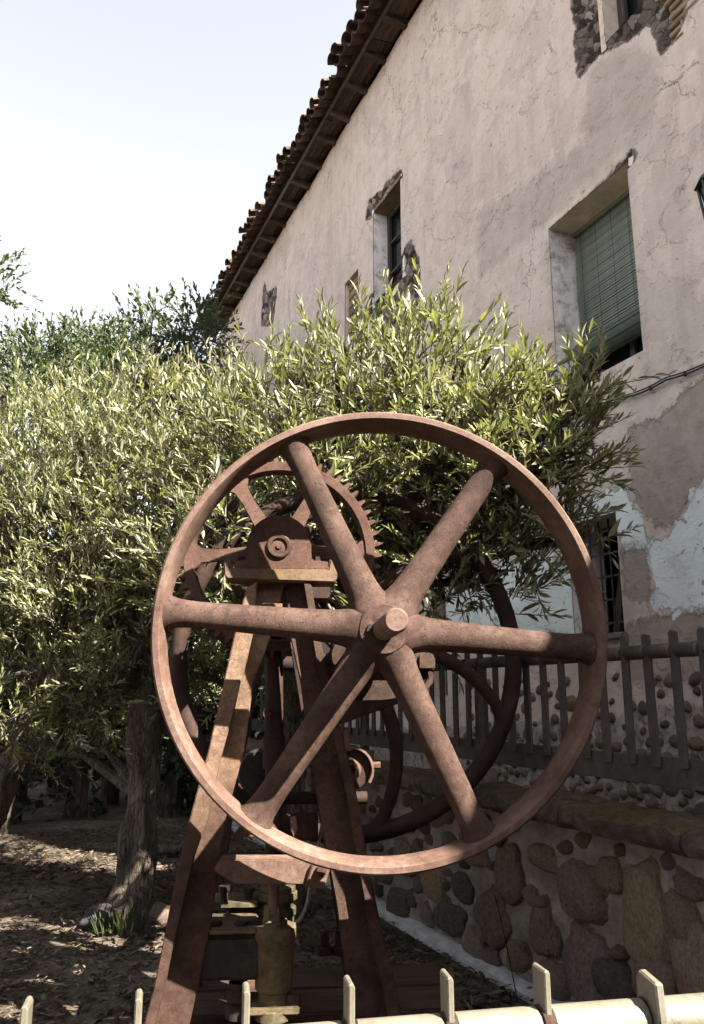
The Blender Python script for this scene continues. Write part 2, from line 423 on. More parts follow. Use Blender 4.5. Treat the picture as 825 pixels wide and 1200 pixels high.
M['cane'] = simple('exposed_laths', (.14, .095, .06), (.30, .215, .145), 6, .85, .5, .01, .15, (5, 1, 5), .25)

def stone_mat(name, cols, sc, rough=.85):
    t = NT(name)
    r = t.orand()
    base = t.ramp(r, [(i / (len(cols) - 1) * .999, c) for i, c in enumerate(cols)])
    n = t.noise(sc, 8, .72, .5)
    f = t.ramp(n, [(.3, .45), (.5, 1.), (.72, 1.55)])
    mx = t.mix(1.0, base, f, 'MULTIPLY')
    mx = t.mix(t.math('MULTIPLY', t.ramp(t.noise(sc * .6, 6, .7), [(.56, 0.), (.66, 1.)]), .4), mx, (.24, .21, .18))
    nn = t.math('ADD', n, t.math('MULTIPLY', t.noise(sc * 5, 6, .7), .6))
    return t.done(mx, rough, t.bump(nn, 1.0, .04), .15)
M['stone'] = stone_mat('wall_stones', [(.2634, .1819, .1245), (.2140, .1661, .1410), (.0741, .0681, .0696), (.3292, .2372, .1577), (.2305, .1582, .1410), (.2798, .2215, .1907)], 7)
M['pebble'] = stone_mat('rounded_pebbles', [(.3156, .2136, .1671), (.1207, .1022, .0965), (.4455, .3526, .2785), (.2228, .1856, .1763), (.3713, .2599, .1578), (.2785, .1949, .1671)], 16, .75)

def leaf_mat(name, lo, hi, back, trans=.28, rough=.42, spec=.4):
    t = NT(name)
    r = t.attr('rnd')
    col = t.ramp(r, [(0., lo), (.6, hi), (1., tuple(min(1, c * 1.3) for c in hi))])
    geo = t.n('ShaderNodeNewGeometry')
    col2 = t.mix(geo.outputs['Backfacing'], col, back)
    t.done(col2, rough, None, spec)
    tr = t.n('ShaderNodeBsdfTranslucent')
    tc = t.mix(1.0, col, (1.2, 1.25, .55), 'MULTIPLY'); t.l(tc, tr.inputs[0])
    ms = t.n('ShaderNodeMixShader'); ms.inputs[0].default_value = trans
    t.l(t.b.outputs[0], ms.inputs[1]); t.l(tr.outputs[0], ms.inputs[2])
    out = t.t.nodes['Material Output']; t.l(ms.outputs[0], out.inputs[0])
    return t.m
M['leaf'] = leaf_mat('olive_leaf', (.075, .088, .034), (.185, .19, .098), (.225, .225, .15))
M['leaf2'] = leaf_mat('green_leaf', (.0576, .0890, .0251), (.1360, .1779, .0576), (.1884, .2093, .1046))
M['leaf_far'] = leaf_mat('far_tree_leaf', (.0245, .0385, .0154), (.0525, .0735, .0294), (.0630, .0805, .0385), .22, .55, .25)
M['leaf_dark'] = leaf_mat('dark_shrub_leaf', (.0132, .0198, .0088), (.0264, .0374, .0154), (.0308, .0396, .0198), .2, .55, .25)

def ground_mat():
    t = NT('dry_soil'); t.world()
    a = t.noise(1.1, 6, .65); b = t.noise(14, 8, .75); c = t.noise(60, 5, .75)
    f = t.math('ADD', t.math('MULTIPLY', a, .45), t.math('ADD', t.math('MULTIPLY', b, .35), t.math('MULTIPLY', c, .2)))
    col = t.ramp(f, [(.36, (.034, .026, .020)), (.5, (.095, .076, .060)), (.62, (.26, .22, .178))])
    h = t.math('ADD', t.math('MULTIPLY', b, 1.), t.math('MULTIPLY', c, .6))
    return t.done(col, .97, t.bump(h, 1.0, .04), .08)
M['ground'] = ground_mat()
M['litter'] = leaf_mat('dry_fallen_leaf', (.022, .016, .012), (.095, .073, .053), (.09, .07, .052), .1, .8, .1)
M['grass'] = leaf_mat('grass_blade', (.0210, .0294, .0105), (.0420, .0560, .0210), (.0420, .0525, .0245), .25, .5, .3)
M['terrace'] = simple('terrace_slab', (.0840, .0700, .0595), (.1750, .1540, .1330), 4, .95, .7, .02, .1)

# ------------------------------------------------------------------ ground
def make_ground():
    mb = MB()
    xs = [-220, -60, -20] + [round(-8 + .25 * i, 3) for i in range(43)] + [2.72, 12, 60, 220]
    ys = [-220, -60, -20, -6, -2] + [round(0 + .25 * i, 3) for i in range(57)] + [18, 30, 60, 220]
    xs = sorted(set(xs)); n = len(ys)
    for x in xs:
        for y in ys:
            z = 0
            if -8 <= x <= 2.5 and 0 < y < 14: z = .05 * noise.noise((x * .7, y * .7, 0)) + .02 * noise.noise((x * 2.6, y * 2.6, 3))
            mb.v.append((x, y, z - .01))
    for i in range(len(xs) - 1):
        for j in range(n - 1): mb.f.append((i * n + j, (i + 1) * n + j, (i + 1) * n + j + 1, i * n + j + 1))
    tag(mb.build('ground', M['ground'], smooth=True), kind='structure')
make_ground()

# ------------------------------------------------------------------ house
XF, Y0, Y1, ZT = 4.2, 2.9, 18.45, 10.2
def F(px, py): p = onX(px, py, XF); return (p.y, p.z)
house = empty('old_house', (XF, 10, 0))
tag(house, 'old house with cracked pink plaster facade, tiled eave and deep set windows', 'house')
HL = Vector((XF, 10, 0))
OPEN = [  # y0, y1, z0, z1, reveal depth
    (4.28, 5.30, 4.02, 5.63, .34),      # blind window
    (8.23, 9.08, 6.70, 8.08, .26),      # small upper window
    (3.70, 4.41, 6.86, 8.3, .22),       # broken window at top
    (4.70, 5.28, 1.96, 2.87, .34),      # grilled ground window
    (7.34, 7.64, 1.5, 2.62, .20),       # narrow ground opening
    (9.60, 10.1, 6.55, 7.50, .10),      # boarded vent
]
def poly_sd(poly, Y, Z):
    P = np.array(poly); n = len(P)
    d = np.full(Y.shape, 1e9); ins = np.zeros(Y.shape, bool)
    for i in range(n):
        a = P[i]; b = P[(i + 1) % n]
        ab = b - a; t = np.clip(((Y - a[0]) * ab[0] + (Z - a[1]) * ab[1]) / (ab @ ab + 1e-12), 0, 1)
        d = np.minimum(d, np.hypot(Y - a[0] - t * ab[0], Z - a[1] - t * ab[1]))
        c = ((a[1] > Z) != (b[1] > Z)) & (Y < (b[0] - a[0]) * (Z - a[1]) / (b[1] - a[1] + 1e-12) + a[0])
        ins ^= c
    return np.where(ins, -d, d)
def pxpoly(l): return [F(*p) for p in l]
RUB = [pxpoly([(426, 368), (437, 346), (449, 335), (458, 322), (468, 310), (476, 290), (481, 285), (486, 297), (491, 318), (491, 352), (487, 378), (470, 384), (440, 376)]),
       pxpoly([(429, 254), (432, 237), (446, 226), (456, 213), (469, 202), (470, 207), (455, 228), (437, 252)]),
       pxpoly([(677, 60), (680, 86), (700, 62), (738, 42), (762, 22), (773, 40), (778, 58), (790, 48), (800, 22), (795, -30), (790, -140), (672, -60)]),
       pxpoly([(306, 380), (310, 332), (313, 346), (324, 336), (319, 380)]),
       pxpoly([(648, 268), (690, 232), (735, 188), (742, 178), (738, 192), (690, 237), (652, 272)])]
BASE = [[(2.9, .5), (2.9, 1.45), (3.5, 1.38), (4.2, 1.46), (4.9, 1.36), (5.6, 1.30), (6.4, 1.25), (8, 1.15), (10, 1.1), (10, .5)]]
GREY = [pxpoly([(690, 80), (745, 55), (775, 70), (772, 110), (760, 150), (735, 182), (705, 165), (678, 150), (690, 120)]),
        pxpoly([(560, 250), (640, 200), (700, 160), (720, 180), (640, 260), (560, 330)]),
        pxpoly([(640, 280), (660, 300), (680, 420), (655, 420), (640, 330)])]
BROWN = [pxpoly([(733, 525), (742, 500), (770, 490), (800, 462), (830, 440), (860, 440), (860, 540), (825, 565), (806, 588), (782, 622), (757, 606), (740, 565)]),
         pxpoly([(728, 640), (758, 640), (765, 690), (760, 712), (733, 690)]),
         pxpoly([(735, 735), (780, 720), (860, 715), (860, 800), (735, 800)])]
BLUE = [pxpoly([(860, 540), (825, 562), (811, 572), (807, 592), (795, 612), (780, 626), (762, 640), (757, 628), (755, 606), (740, 592), (733, 566), (705, 576), (678, 590), (680, 606), (690, 610), (724, 607), (728, 645), (757, 642), (764, 690), (760, 720), (775, 712), (790, 722), (800, 714), (860, 710)]),
        pxpoly([(523, 700), (560, 670), (625, 650), (684, 655), (688, 700), (690, 752), (523, 752)])]

def make_facade():
    ys = set(np.round(np.concatenate([np.arange(Y0, 10.2, .04), np.arange(10.2, Y1, .1), [Y1]]), 4))
    zs = set(np.round(np.concatenate([np.arange(0, .8, .2), np.arange(.8, 8.5, .04), np.arange(8.5, ZT, .08), [ZT]]), 4))
    for o in OPEN:
        ys = {y for y in ys if min(abs(y - o[0]), abs(y - o[1])) > .012} | {o[0], o[1]}
        zs = {z for z in zs if min(abs(z - o[2]), abs(z - o[3])) > .012} | {o[2], o[3]}
    ys = np.array(sorted(ys)); zs = np.array(sorted(zs))
    Y, Z = np.meshgrid(ys, zs, indexing='ij')
    sd = lambda L: np.min([poly_sd(p, Y, Z) for p in L], axis=0)
    dr, dg, db, dl, dz = sd(RUB), sd(GREY), sd(BROWN), sd(BLUE), sd(BASE)
    X = np.zeros_like(Y)
    ny, nz = Y.shape
    for i in range(ny):
        for j in range(nz):
            y, z = Y[i, j], Z[i, j]
            X[i, j] = .022 * noise.noise((y * .9, z * .9, 1)) + .007 * noise.noise((y * 3.7, z * 3.7, 5))
            k = min(max((.03 - dr[i, j]) / .06, 0), 1)
            if k > 0:
                X[i, j] += k * (.03 + .05 * noise.noise((y * 11, z * 11, 2)) + .03 * noise.noise((y * 23, z * 23, 2)))
    for o in OPEN:      # keep the rims of openings tidy
        dd = np.maximum(np.maximum(o[0] - Y, Y - o[1]), np.maximum(o[2] - Z, Z - o[3]))
        X = np.where((dd < .02), X * .25, X)
    V = np.stack([X, Y - HL.y, Z], -1).reshape(-1, 3)
    idx = np.arange(ny * nz).reshape(ny, nz)
    fc = np.stack([idx[:-1, :-1], idx[:-1, 1:], idx[1:, 1:], idx[1:, :-1]], -1).reshape(-1, 4)
    yc = ((Y[:-1, :-1] + Y[1:, 1:]) / 2).ravel(); zc = ((Z[:-1, :-1] + Z[1:, 1:]) / 2).ravel()
    keep = np.ones(len(fc), bool)
    for o in OPEN: keep &= ~((yc > o[0]) & (yc < o[1]) & (zc > o[2]) & (zc < o[3]))
    fc = fc[keep]
    o = npmesh('facade_wall', V, fc, M['plaster'], house, dict(d_rubble=dr.ravel(), d_grey=dg.ravel(), d_brown=db.ravel(), d_blue=dl.ravel(), d_base=dz.ravel()))
    o.data.polygons.foreach_set('use_smooth', np.ones(len(fc), bool))
make_facade()
mb = MB()
D = 8.5
mb.add([(0, Y0 - 10, 0), (D, Y0 - 10, 0), (D, Y0 - 10, ZT), (D / 2, Y0 - 10, ZT + 1.7), (0, Y0 - 10, ZT)], [(0, 1, 2, 3, 4)])
mb.add([(0, Y1 - 10, 0), (D, Y1 - 10, 0), (D, Y1 - 10, ZT), (D / 2, Y1 - 10, ZT + 1.7), (0, Y1 - 10, ZT)], [(4, 3, 2, 1, 0)])
mb.add([(D, Y0 - 10, 0), (D, Y1 - 10, 0), (D, Y1 - 10, ZT), (D, Y0 - 10, ZT)], [(0, 1, 2, 3)])
o = mb.build('outer_wall', M['plaster'], house)
for a in ('d_rubble', 'd_grey', 'd_brown', 'd_blue', 'd_base'):
    at_ = o.data.attributes.new(a, 'FLOAT', 'POINT'); at_.data.foreach_set('value', [5.0] * len(o.data.vertices))
# reveals of the openings (open box behind each hole)
def reveal(o, mat_j, mat_t, name='window_reveal', sill=None):
    y0, y1, z0, z1, d = o; y0 -= 10; y1 -= 10
    j = MB(); t = .06
    j.box((d / 2 + .012, y1 + t / 2, (z0 + z1) / 2), (d, t, z1 - z0 + 2 * t))
    k_ = MB(); k_.box((d / 2 + .012, y0 - t / 2, (z0 + z1) / 2), (d, t, z1 - z0 + 2 * t))
    r = j.build(name, mat_j, house); k_.build('jamb', mat_j, r)
    j = MB(); j.box((d / 2 + .03, (y0 + y1) / 2, z0 - t / 2), (d - .03, y1 - y0, t)); j.build('sill', sill or mat_j, r)
    l = MB(); l.box((d / 2 + .012, (y0 + y1) / 2, z1 + t / 2), (d, y1 - y0, t)); l.build('lintel', mat_t, r)
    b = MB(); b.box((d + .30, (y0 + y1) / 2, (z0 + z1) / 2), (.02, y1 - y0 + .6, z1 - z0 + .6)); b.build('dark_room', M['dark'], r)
    return r
# blind window
r = reveal(OPEN[0], M['reveal'], M['lintel'])
def window(o, parent, bars_y, bars_z, mat, off=.0, w=.05):
    y0, y1, z0, z1, d = o; y0 -= 10; y1 -= 10; x = d + off
    f = MB()
    f.box((x, y0 + w / 2, (z0 + z1) / 2), (.05, w, z1 - z0)); f.box((x, y1 - w / 2, (z0 + z1) / 2), (.05, w, z1 - z0))
    f.box((x, (y0 + y1) / 2, z1 - w / 2), (.046, y1 - y0 - 2 * w, w)); f.box((x, (y0 + y1) / 2, z0 + w / 2), (.046, y1 - y0 - 2 * w, w))
    fr = f.build('window', mat, house, bevel=.006, seg=1)
    for k in range(bars_y):
        b = MB(); yy = y0 + (y1 - y0) * (k + 1) / (bars_y + 1)
        b.box((x, yy, (z0 + z1) / 2), (.03, w * .8, z1 - z0 - 2 * w)); b.build('mullion', mat, fr)
    for k in range(bars_z):
        b = MB(); zz = z0 + (z1 - z0) * (k + 1) / (bars_z + 1)
        b.box((x + .004, (y0 + y1) / 2, zz), (.026, y1 - y0 - 2 * w, w * .6)); b.build('glazing_bar', mat, fr)
    return fr
gl = bpy.data.materials.new('dark_glass'); gl.use_nodes = True
gl.node_tree.nodes['Principled BSDF'].inputs['Base Color'].default_value = (.012, .014, .014, 1)
gl.node_tree.nodes['Principled BSDF'].inputs['Roughness'].default_value = .12
M['glass'] = gl
def pane(o, parent, off=.03):
    y0, y1, z0, z1, d = o
    b = MB(); b.box((d + off, (y0 + y1) / 2 - 10, (z0 + z1) / 2), (.006, y1 - y0 - .03, z1 - z0 - .03)); b.build('pane', M['glass'], parent)
w = window(OPEN[0], house, 1, 1, M['frame_wood'], .06, .07); pane(OPEN[0], w, .08)
r = reveal(OPEN[1], M['reveal'], M['cane'], sill=M['mortar']); w = window(OPEN[1], house, 1, 2, M['frame_wood'], -.02, .06); pane(OPEN[1], w, .02)
r = reveal(OPEN[2], M['lintel'], M['lintel']); w = window(OPEN[2], house, 1, 0, M['frame_wood'], -.03, .08); pane(OPEN[2], w)
r = reveal(OPEN[3], M['reveal'], M['lintel'])
o = OPEN[3]
g = MB()
g.box((.12, o[0] - 10 + .012, (o[2] + o[3]) / 2), (.02, .02, o[3] - o[2])); g.box((.12, o[1] - 10 - .012, (o[2] + o[3]) / 2), (.02, .02, o[3] - o[2]))
gr = g.build('window_grille', M['frame_iron'], house)
for k in range(4):
    b = MB(); yy = o[0] - 10 + (o[1] - o[0]) * (k + 1) / 5; b.tube([(.12, yy, o[2]), (.12, yy, o[3])], .008, 6); b.build('grille_bar', M['frame_iron'], gr)
for k in range(5):
    b = MB(); zz = o[2] + (o[3] - o[2]) * (k + .5) / 5; b.box((.13, (o[0] + o[1]) / 2 - 10, zz), (.008, o[1] - o[0], .016)); b.build('grille_bar', M['frame_iron'], gr)
b = MB(); b.box((.26, 4.98 - 10, 2.35), (.04, .07, .8), Matrix.Rotation(R_(14), 3, 'X')); b.build('shutter_board', M['frame_wood'], house)
b = MB(); b.box((.10, (o[0] + o[1]) / 2 - 10, 1.93), (.30, .66, .05)); b.build('window_sill', M['mortar'], house, bevel=.012)
r = reveal(OPEN[4], M['lintel'], M['lintel']); w = window(OPEN[4], house, 0, 1, M['frame_iron'], -.02, .05)
r = reveal(OPEN[5], M['lintel'], M['lintel'], 'vent_reveal')
o = OPEN[5]
for k in range(7):
    b = MB(); b.box((.075, (o[0] + o[1]) / 2 - 10, o[2] + .07 + k * .135), (.03, o[1] - o[0], .115)); b.build('vent_board', M['cane'], house, bevel=.006, seg=1)
# exposed laths at the top right corner
for k in range(8):
    b = MB(); y, z = F(816, 30); b.box((.012, 3.43 - 10 + .02 * (k % 2), 6.25 + k * .075), (.05, .52 + .05 * (k % 3), .045)); b.build('lath', M['cane'], house, bevel=.008, seg=1)

# pebbles set in the foot of the facade
def blob(name, seed, sub=2, rough=.18):
    bm = bmesh.new(); bmesh.ops.create_icosphere(bm, subdivisions=sub, radius=1)
    for v in bm.verts: v.co *= 1 + rough * noise.noise(v.co * 1.3 + Vector((seed * 7.1, seed, 0))) * 2
    me = bpy.data.meshes.new(name); bm.to_mesh(me); bm.free()
    me.polygons.foreach_set('use_smooth', [True] * len(me.polygons)); return me
peb = [blob('pebble', s, 2, .16) for s in range(6)]
for m_ in peb: m_.materials.append(M['pebble'])
placed = []; tries = 0
while len(placed) < 250 and tries < 20000:
    tries += 1
    y = 3.2 + 3.8 * random.random() ** 1.25; z = .70 + .95 * random.random() ** 1.35
    rr = random.uniform(.026, .062)
    if z > 1.2 and random.random() < .8: continue
    if random.random() < .25: rr *= 1.3
    if all((y - a) ** 2 + (z - b) ** 2 > (.92 * (rr + c)) ** 2 for a, b, c in placed):
        placed.append((y, z, rr))
        inst('pebble', random.choice(peb), house, (.012, y - 10, z), (random.uniform(-.5, .5), 0, 0), (.034, rr * random.uniform(1, 1.35), rr * random.uniform(.75, 1)))

# eave: rafters, soffit boards, tiles, roof
OV = .32
y = Y0 + .2
while y < Y1 - .1:
    b = MB(); b.box((-OV / 2 + .05, y - 10, ZT + .03), (OV + .10, .085, .11), Matrix.Rotation(R_(7), 3, 'Y')); b.build('rafter', M['old_wood'], house, bevel=.01, seg=1)
    y += random.uniform(.56, .68)
yy = Y0
while yy < Y1 - .2:
    L = min(random.uniform(1.1, 1.9), Y1 - yy)
    for k in range(3):
        b = MB(); b.box((-.05 - k * .106, yy + L / 2 - 10, ZT + .105 + random.uniform(-.008, .008) - k * .017 * -1 * -1), (.10, L - .012, .022), Matrix.Rotation(R_(7 + random.uniform(-2, 2)), 3, 'Y')); b.build('soffit_board', M['soffit'], house)
    b = MB(); b.box((-OV - .02, yy + L / 2 - 10, ZT + .055), (.028, L - .008, .085)); b.build('fascia_board', M['old_wood'], house, bevel=.006, seg=1)
    yy += L
b = MB()
b.add([(-.40, Y0 - 10, ZT + .14), (D / 2, Y0 - 10, ZT + 1.75), (D / 2, Y1 - 10, ZT + 1.75), (-.40, Y1 - 10, ZT + .14), (D + .4, Y0 - 10, ZT + .14), (D + .4, Y1 - 10, ZT + .14)], [(0, 1, 2, 3), (1, 4, 5, 2)])
b.build('roof_deck', M['tile'], house)
def tile_mesh(name, flip):
    vs = []; fs = []; n = 8
    for e, (x, r) in enumerate(((-.24, .105), (.22, .078))):
        for th in (0, .014):
            for k in range(n + 1):
                a = math.pi * k / n
                vs.append((x, (r - th) * math.cos(a), (r - th) * math.sin(a) * (-1 if flip else 1) * .85))
    m = n + 1
    for k in range(n):
        fs += [(k, k + 1, 2 * m + k + 1, 2 * m + k), (m + k, 3 * m + k, 3 * m + k + 1, m + k + 1), (k, m + k, m + k + 1, k + 1), (2 * m + k, 2 * m + k + 1, 3 * m + k + 1, 3 * m + k)]
    fs += [(0, 2 * m, 3 * m, m), (n, m + n, 3 * m + n, 2 * m + n)]
    me = bpy.data.meshes.new(name); me.from_pydata(vs, [], fs); me.materials.append(M['tile'])
    me.polygons.foreach_set('use_smooth', [True] * len(me.polygons))
    try: me.set_sharp_from_angle(angle=R_(35))
    except Exception: pass
    return me
tc, tp = tile_mesh('roof_tile', False), tile_mesh('roof_tile', True)
sl = R_(-21)
y = Y0 + .1; k = 0
while y < Y1:
    shift = -.07 * (noise.noise((y * .55, 3, 0)) > .05) + random.uniform(-.05, .05)
    lift = .05 * noise.noise((y * .45, 9, 0))
    sec = .06 if y < 15.2 else 0
    inst('roof_tile', tp, house, (-.27 + shift * .5 - sec, y - 10, ZT + .23 + lift), (random.uniform(-.06, .06), sl, random.uniform(-.08, .08)))
    if random.random() > .05:
        inst('roof_tile', tc, house, (-.27 + shift - sec, y + .11 - 10, ZT + .25 + lift + random.uniform(0, .03)), (random.uniform(-.12, .12), sl + random.uniform(-.06, .06), random.uniform(-.14, .14)))
    if random.random() > .25:
        inst('roof_tile', tc, house, (-.06 + shift, y + .11 - 10, ZT + .40 + lift + random.uniform(-.01, .02)), (random.uniform(-.1, .1), sl, random.uniform(-.1, .1)))
    y += .215

# added lower wing, unseen, placed to shade the fence and terrace
wing = empty('low_wing', (XF, 0, 0)); tag(wing, 'low plastered side wing joined to the near end of the house', 'house wing')
b = MB(); b.box((4.2, -.6, 2.6), (8.4, 6.98, 5.2)); o = b.build('wall', M['lintel'], wing)
b = MB(); b.box((4.1, -.6, 5.3), (8.8, 6.98, .18)); b.build('roof', M['tile'], wing)

# unseen dark-walled house added behind the camera to keep low sky off the garden
st_ = empty('street_house', (-5, -9, 0)); tag(st_, 'tall stone house across the lane behind the viewer', 'house')
b = MB(); b.box((0, 0, 3.2), (26, 5, 6.4)); b.build('wall', M['old_wood'], st_)
b = MB(); b.add([(-13.4, 2.9, 6.3), (13.4, 2.9, 6.3), (13.4, 0, 7.8), (-13.4, 0, 7.8), (13.4, -2.9, 6.3), (-13.4, -2.9, 6.3)], [(0, 1, 2, 3), (3, 2, 4, 5), (0, 5, 4, 1)]); b.build('roof', M['tile'], st_)

# green roller blind
bl = empty('roller_blind', (XF + .30, (4.28 + 5.30) / 2, 4.3))
tag(bl, 'faded green slatted roller blind pulled down in the large upper window', 'blind')
zt, zb = 5.60, 4.50
ns = 46
smesh = MB(); smesh.box((0, 0, 0), (.008, .98, (zt - zb) / ns * .66)); so = smesh.build('slat', M['blind'], bl); so.location = (0, 0, zt - 4.3)
for k in range(1, ns):
    c = so.copy(); C.objects.link(c); c.parent = bl; c.location = (.0025 * math.sin(k * 1.7) - .03 * math.sin(k / ns * math.pi), 0, zt - 4.3 - k * (zt - zb) / ns); c.rotation_euler = (0, R_(random.uniform(-8, 2)), 0)
for k in range(5):
    b = MB(); b.box((-.036 , -.40 + k * .2, (zt + zb) / 2 - 4.3), (.003, .005, zt - zb)); b.build('blind_cord', M['blind_dark'], bl)
b = MB(); b.lathe((-.03, 0, zb - 4.3 - .07), [(.0, -.50), (.095, -.50), (.10, -.49), (.10, .49), (.095, .50), (.0, .50)], 16, 'z')
b.v = [(x, z - (zb - 4.3 - .07), y + (zb - 4.3 - .07)) for x, y, z in b.v]
for k in range(5): pass
b.build('blind_roll', M['blind_dark'], bl, smooth=True)
for k in range(9):
    a = k / 9 * 2 * math.pi
    b = MB(); b.box((-.03 + .102 * math.cos(a), 0, zb - 4.37 + .102 * math.sin(a)), (.006, 1.0, .034), Matrix.Rotation(-a, 3, 'Y')); b.build('slat', M['blind_dark'], bl)
b = MB(); b.box((-.02, 0, zt - 4.3 + .02), (.03, 1.0, .05)); b.build('head_board', M['blind'], bl)

# cable along the facade
p0 = Vector((XF - .03, F(600, 522)[0], F(600, 522)[1])); p1 = Vector((XF - .03, F(850, 419)[0], F(850, 419)[1]))
pts = [p0.lerp(p1, t / 30) + Vector((0, 0, -.018 * abs(math.sin(t / 30 * math.pi * 5)))) for t in range(31)]
b = MB(); b.tube(pts, .008, 6); b.tube([p + Vector((0, 0, .018)) for p in pts[::2]], .006, 5)
cb = empty('wall_cable', p0); b.v = [tuple(Vector(v) - p0) for v in b.v]; b.build('cable', M['cable'], cb)
tag(cb, 'thin black cable clipped across the plaster below the blind window', 'cable')
for k in range(1, 8):
    q = pts[k * 4 - 2] - p0; b = MB(); b.box((.008, q.y, q.z + .008), (.022, .012, .034)); b.build('clip', M['cable'], cb)

# wall lantern at the right edge
lp = onX(838, 213, XF - .34)
la = empty('wall_lantern', lp); la.scale = (.78, .78, .78); tag(la, 'dark iron wall lantern cut off by the right edge of the picture', 'lantern')
b = MB(); n = 6
b.lathe((0, 0, 0), [(.0, .13), (.05, .12), (.16, .0), (.165, -.015), (.13, -.012), (.0, .0)], n, 'z'); b.build('cap', M['lantern'], la)
b = MB(); b.lathe((0, 0, 0), [(.125, -.02), (.075, -.30), (.0, -.31), (.0, -.02)], n, 'z'); b.build('glass_body', M['glass'], la)
for k in range(n):
    a = 2 * math.pi * k / n; b = MB(); b.tube([(.135 * math.cos(a), .135 * math.sin(a), -.01), (.102 * math.cos(a), .102 * math.sin(a), -.31)], .012, 5); b.build('glazing_bar', M['lantern'], la)
b = MB(); b.tube([(.34, 0, -.45), (.2, 0, -.45), (.03, 0, -.38), (0, 0, -.31)], .012, 6); b.build('bracket_arm', M['lantern'], la)
b = MB(); b.lathe((0, 0, 0), [(.0, .12), (.03, .12), (.03, .16), (.012, .20), (.0, .21)], 8, 'z'); b.build('finial', M['lantern'], la)

# ------------------------------------------------------------------ terrace, low wall, fence
ZC = .62
ZP = .97
def make_terrace():
    xs = np.arange(2.90, 4.26, .05); ys = np.arange(-4, 18.5, .06)
    X, Y = np.meshgrid(xs, ys, indexing='ij')
    Z = np.array([[ZC - .004 + .012 * noise.noise((x * 4, y * 4, 0)) + .008 * noise.noise((x * 13, y * 13, 2)) + .05 * max(0, (x - 3.7)) for y in ys] for x in xs])
    idx = np.arange(X.size).reshape(X.shape)
    fc = np.stack([idx[:-1, :-1], idx[1:, :-1], idx[1:, 1:], idx[:-1, 1:]], -1).reshape(-1, 4)
    o = npmesh('terrace', np.stack([X, Y, Z], -1).reshape(-1, 3), fc, M['coping'])
    o.data.polygons.foreach_set('use_smooth', np.ones(len(fc), bool)); tag(o, kind='structure')
make_terrace()
r_ = np.random.default_rng(5); g_ = MB(); bm = bmesh.new(); bmesh.ops.create_icosphere(bm, subdivisions=1, radius=1); iv = [v.co.copy() for v in bm.verts]; if_ = [tuple(v.index for v in f.verts) for f in bm.faces]; bm.free()
for k in range(420):
    x, y = 4.16 - abs(r_.normal()) * .22, r_.uniform(3, 8); s_ = r_.uniform(.012, .05); q_ = r_.uniform(.7, 1.3, 3)
    g_.add([Vector((x + v.x * s_ * q_[0], y + v.y * s_ * q_[1], ZC + s_ * .3 + v.z * s_ * .7 * q_[2])) for v in iv], if_)
tag(g_.build('rubble_stones', M['pebble'], smooth=True), 'loose pebbles and rubble lying on the ledge along the foot of the facade', 'rubble', None, 'stuff')
lw = empty('low_stone_wall', (2.8, 5, 0)); tag(lw, 'low rubble stone retaining wall with mossy coping below the dark fence', 'wall')
LWX = 2.68
def lowwall():
    ys = np.concatenate([np.arange(.5, 6.5, .025), np.arange(6.5, 15, .1)]); zs = np.linspace(-.05, .89, 40)
    Y, Z = np.meshgrid(ys, zs, indexing='ij'); X = np.zeros_like(Y)
    for i in range(Y.shape[0]):
        for j in range(Y.shape[1]):
            X[i, j] = LWX - 2.8 + .03 * noise.noise((Y[i, j] * 2, Z[i, j] * 2, 0)) + .022 * noise.noise((Y[i, j] * 7, Z[i, j] * 7, 0)) + .012 * noise.noise((Y[i, j] * 18, Z[i, j] * 18, 0)) + .007 * noise.noise((Y[i, j] * 40, Z[i, j] * 40, 0))
    idx = np.arange(Y.size).reshape(Y.shape)
    fc = np.stack([idx[:-1, :-1], idx[:-1, 1:], idx[1:, 1:], idx[1:, :-1]], -1).reshape(-1, 4)
    o = npmesh('mortar_face', np.stack([X, Y - 5, Z], -1).reshape(-1, 3), fc, M['mortar'], lw)
    o.data.polygons.foreach_set('use_smooth', np.ones(len(fc), bool))
lowwall()
b = MB(); b.box((.06, 2.75, .43), (.18, 14.4, .86)); b.build('core', M['mortar'], lw)
stm = []
for s in range(8):
    me = blob('stone', 20 + s, 4, .14); me.materials.append(M['stone'])
    co = np.array([v.co for v in me.vertices]); co = np.sign(co) * np.abs(co) ** .8
    for v, c in zip(me.vertices, co):
        c_ = Vector(c); k_ = 1 + .05 * noise.noise(c_ * 3 + Vector((s, 0, 0))) + .07 * noise.noise(c_ * 8 + Vector((0, s, 0))) + .04 * noise.noise(c_ * 18)
        v.co = c_ * k_
    stm.append(me)
# the stones one can pick out, read off the photograph: (px, py, width m, height m, tilt, mesh)
LW = [(683, 1045, .30, .25, 0), (757, 1068, .24, .40, 0), (510, 1125, .2, .2, .3), (580, 1075, .26, .30, .6), (600, 1025, .20, .26, -.1), (690, 1135, .28, .32, .2), (640, 1090, .18, .24, 0), (720, 1150, .2, .18, 0), (800, 1075, .16, .2, 0), (560, 1110, .22, .2, .2), (510, 1035, .28, .2, 0), (530, 1075, .3, .2, 0), (470, 1060, .26, .18, 0), (475, 1005, .3, .2, 0), (560, 1000, .2, .14, 0), (640, 1005, .2, .12, 0), (650, 1150, .2, .16, 0), (610, 1120, .17, .15, 0), (815, 1130, .2, .3, 0), (770, 1150, .2, .2, 0), (720, 1025, .14, .14, 0), (810, 1035, .14, .1, .2), (450, 1020, .22, .16, 0), (545, 1040, .15, .16, 0)]
sp = []
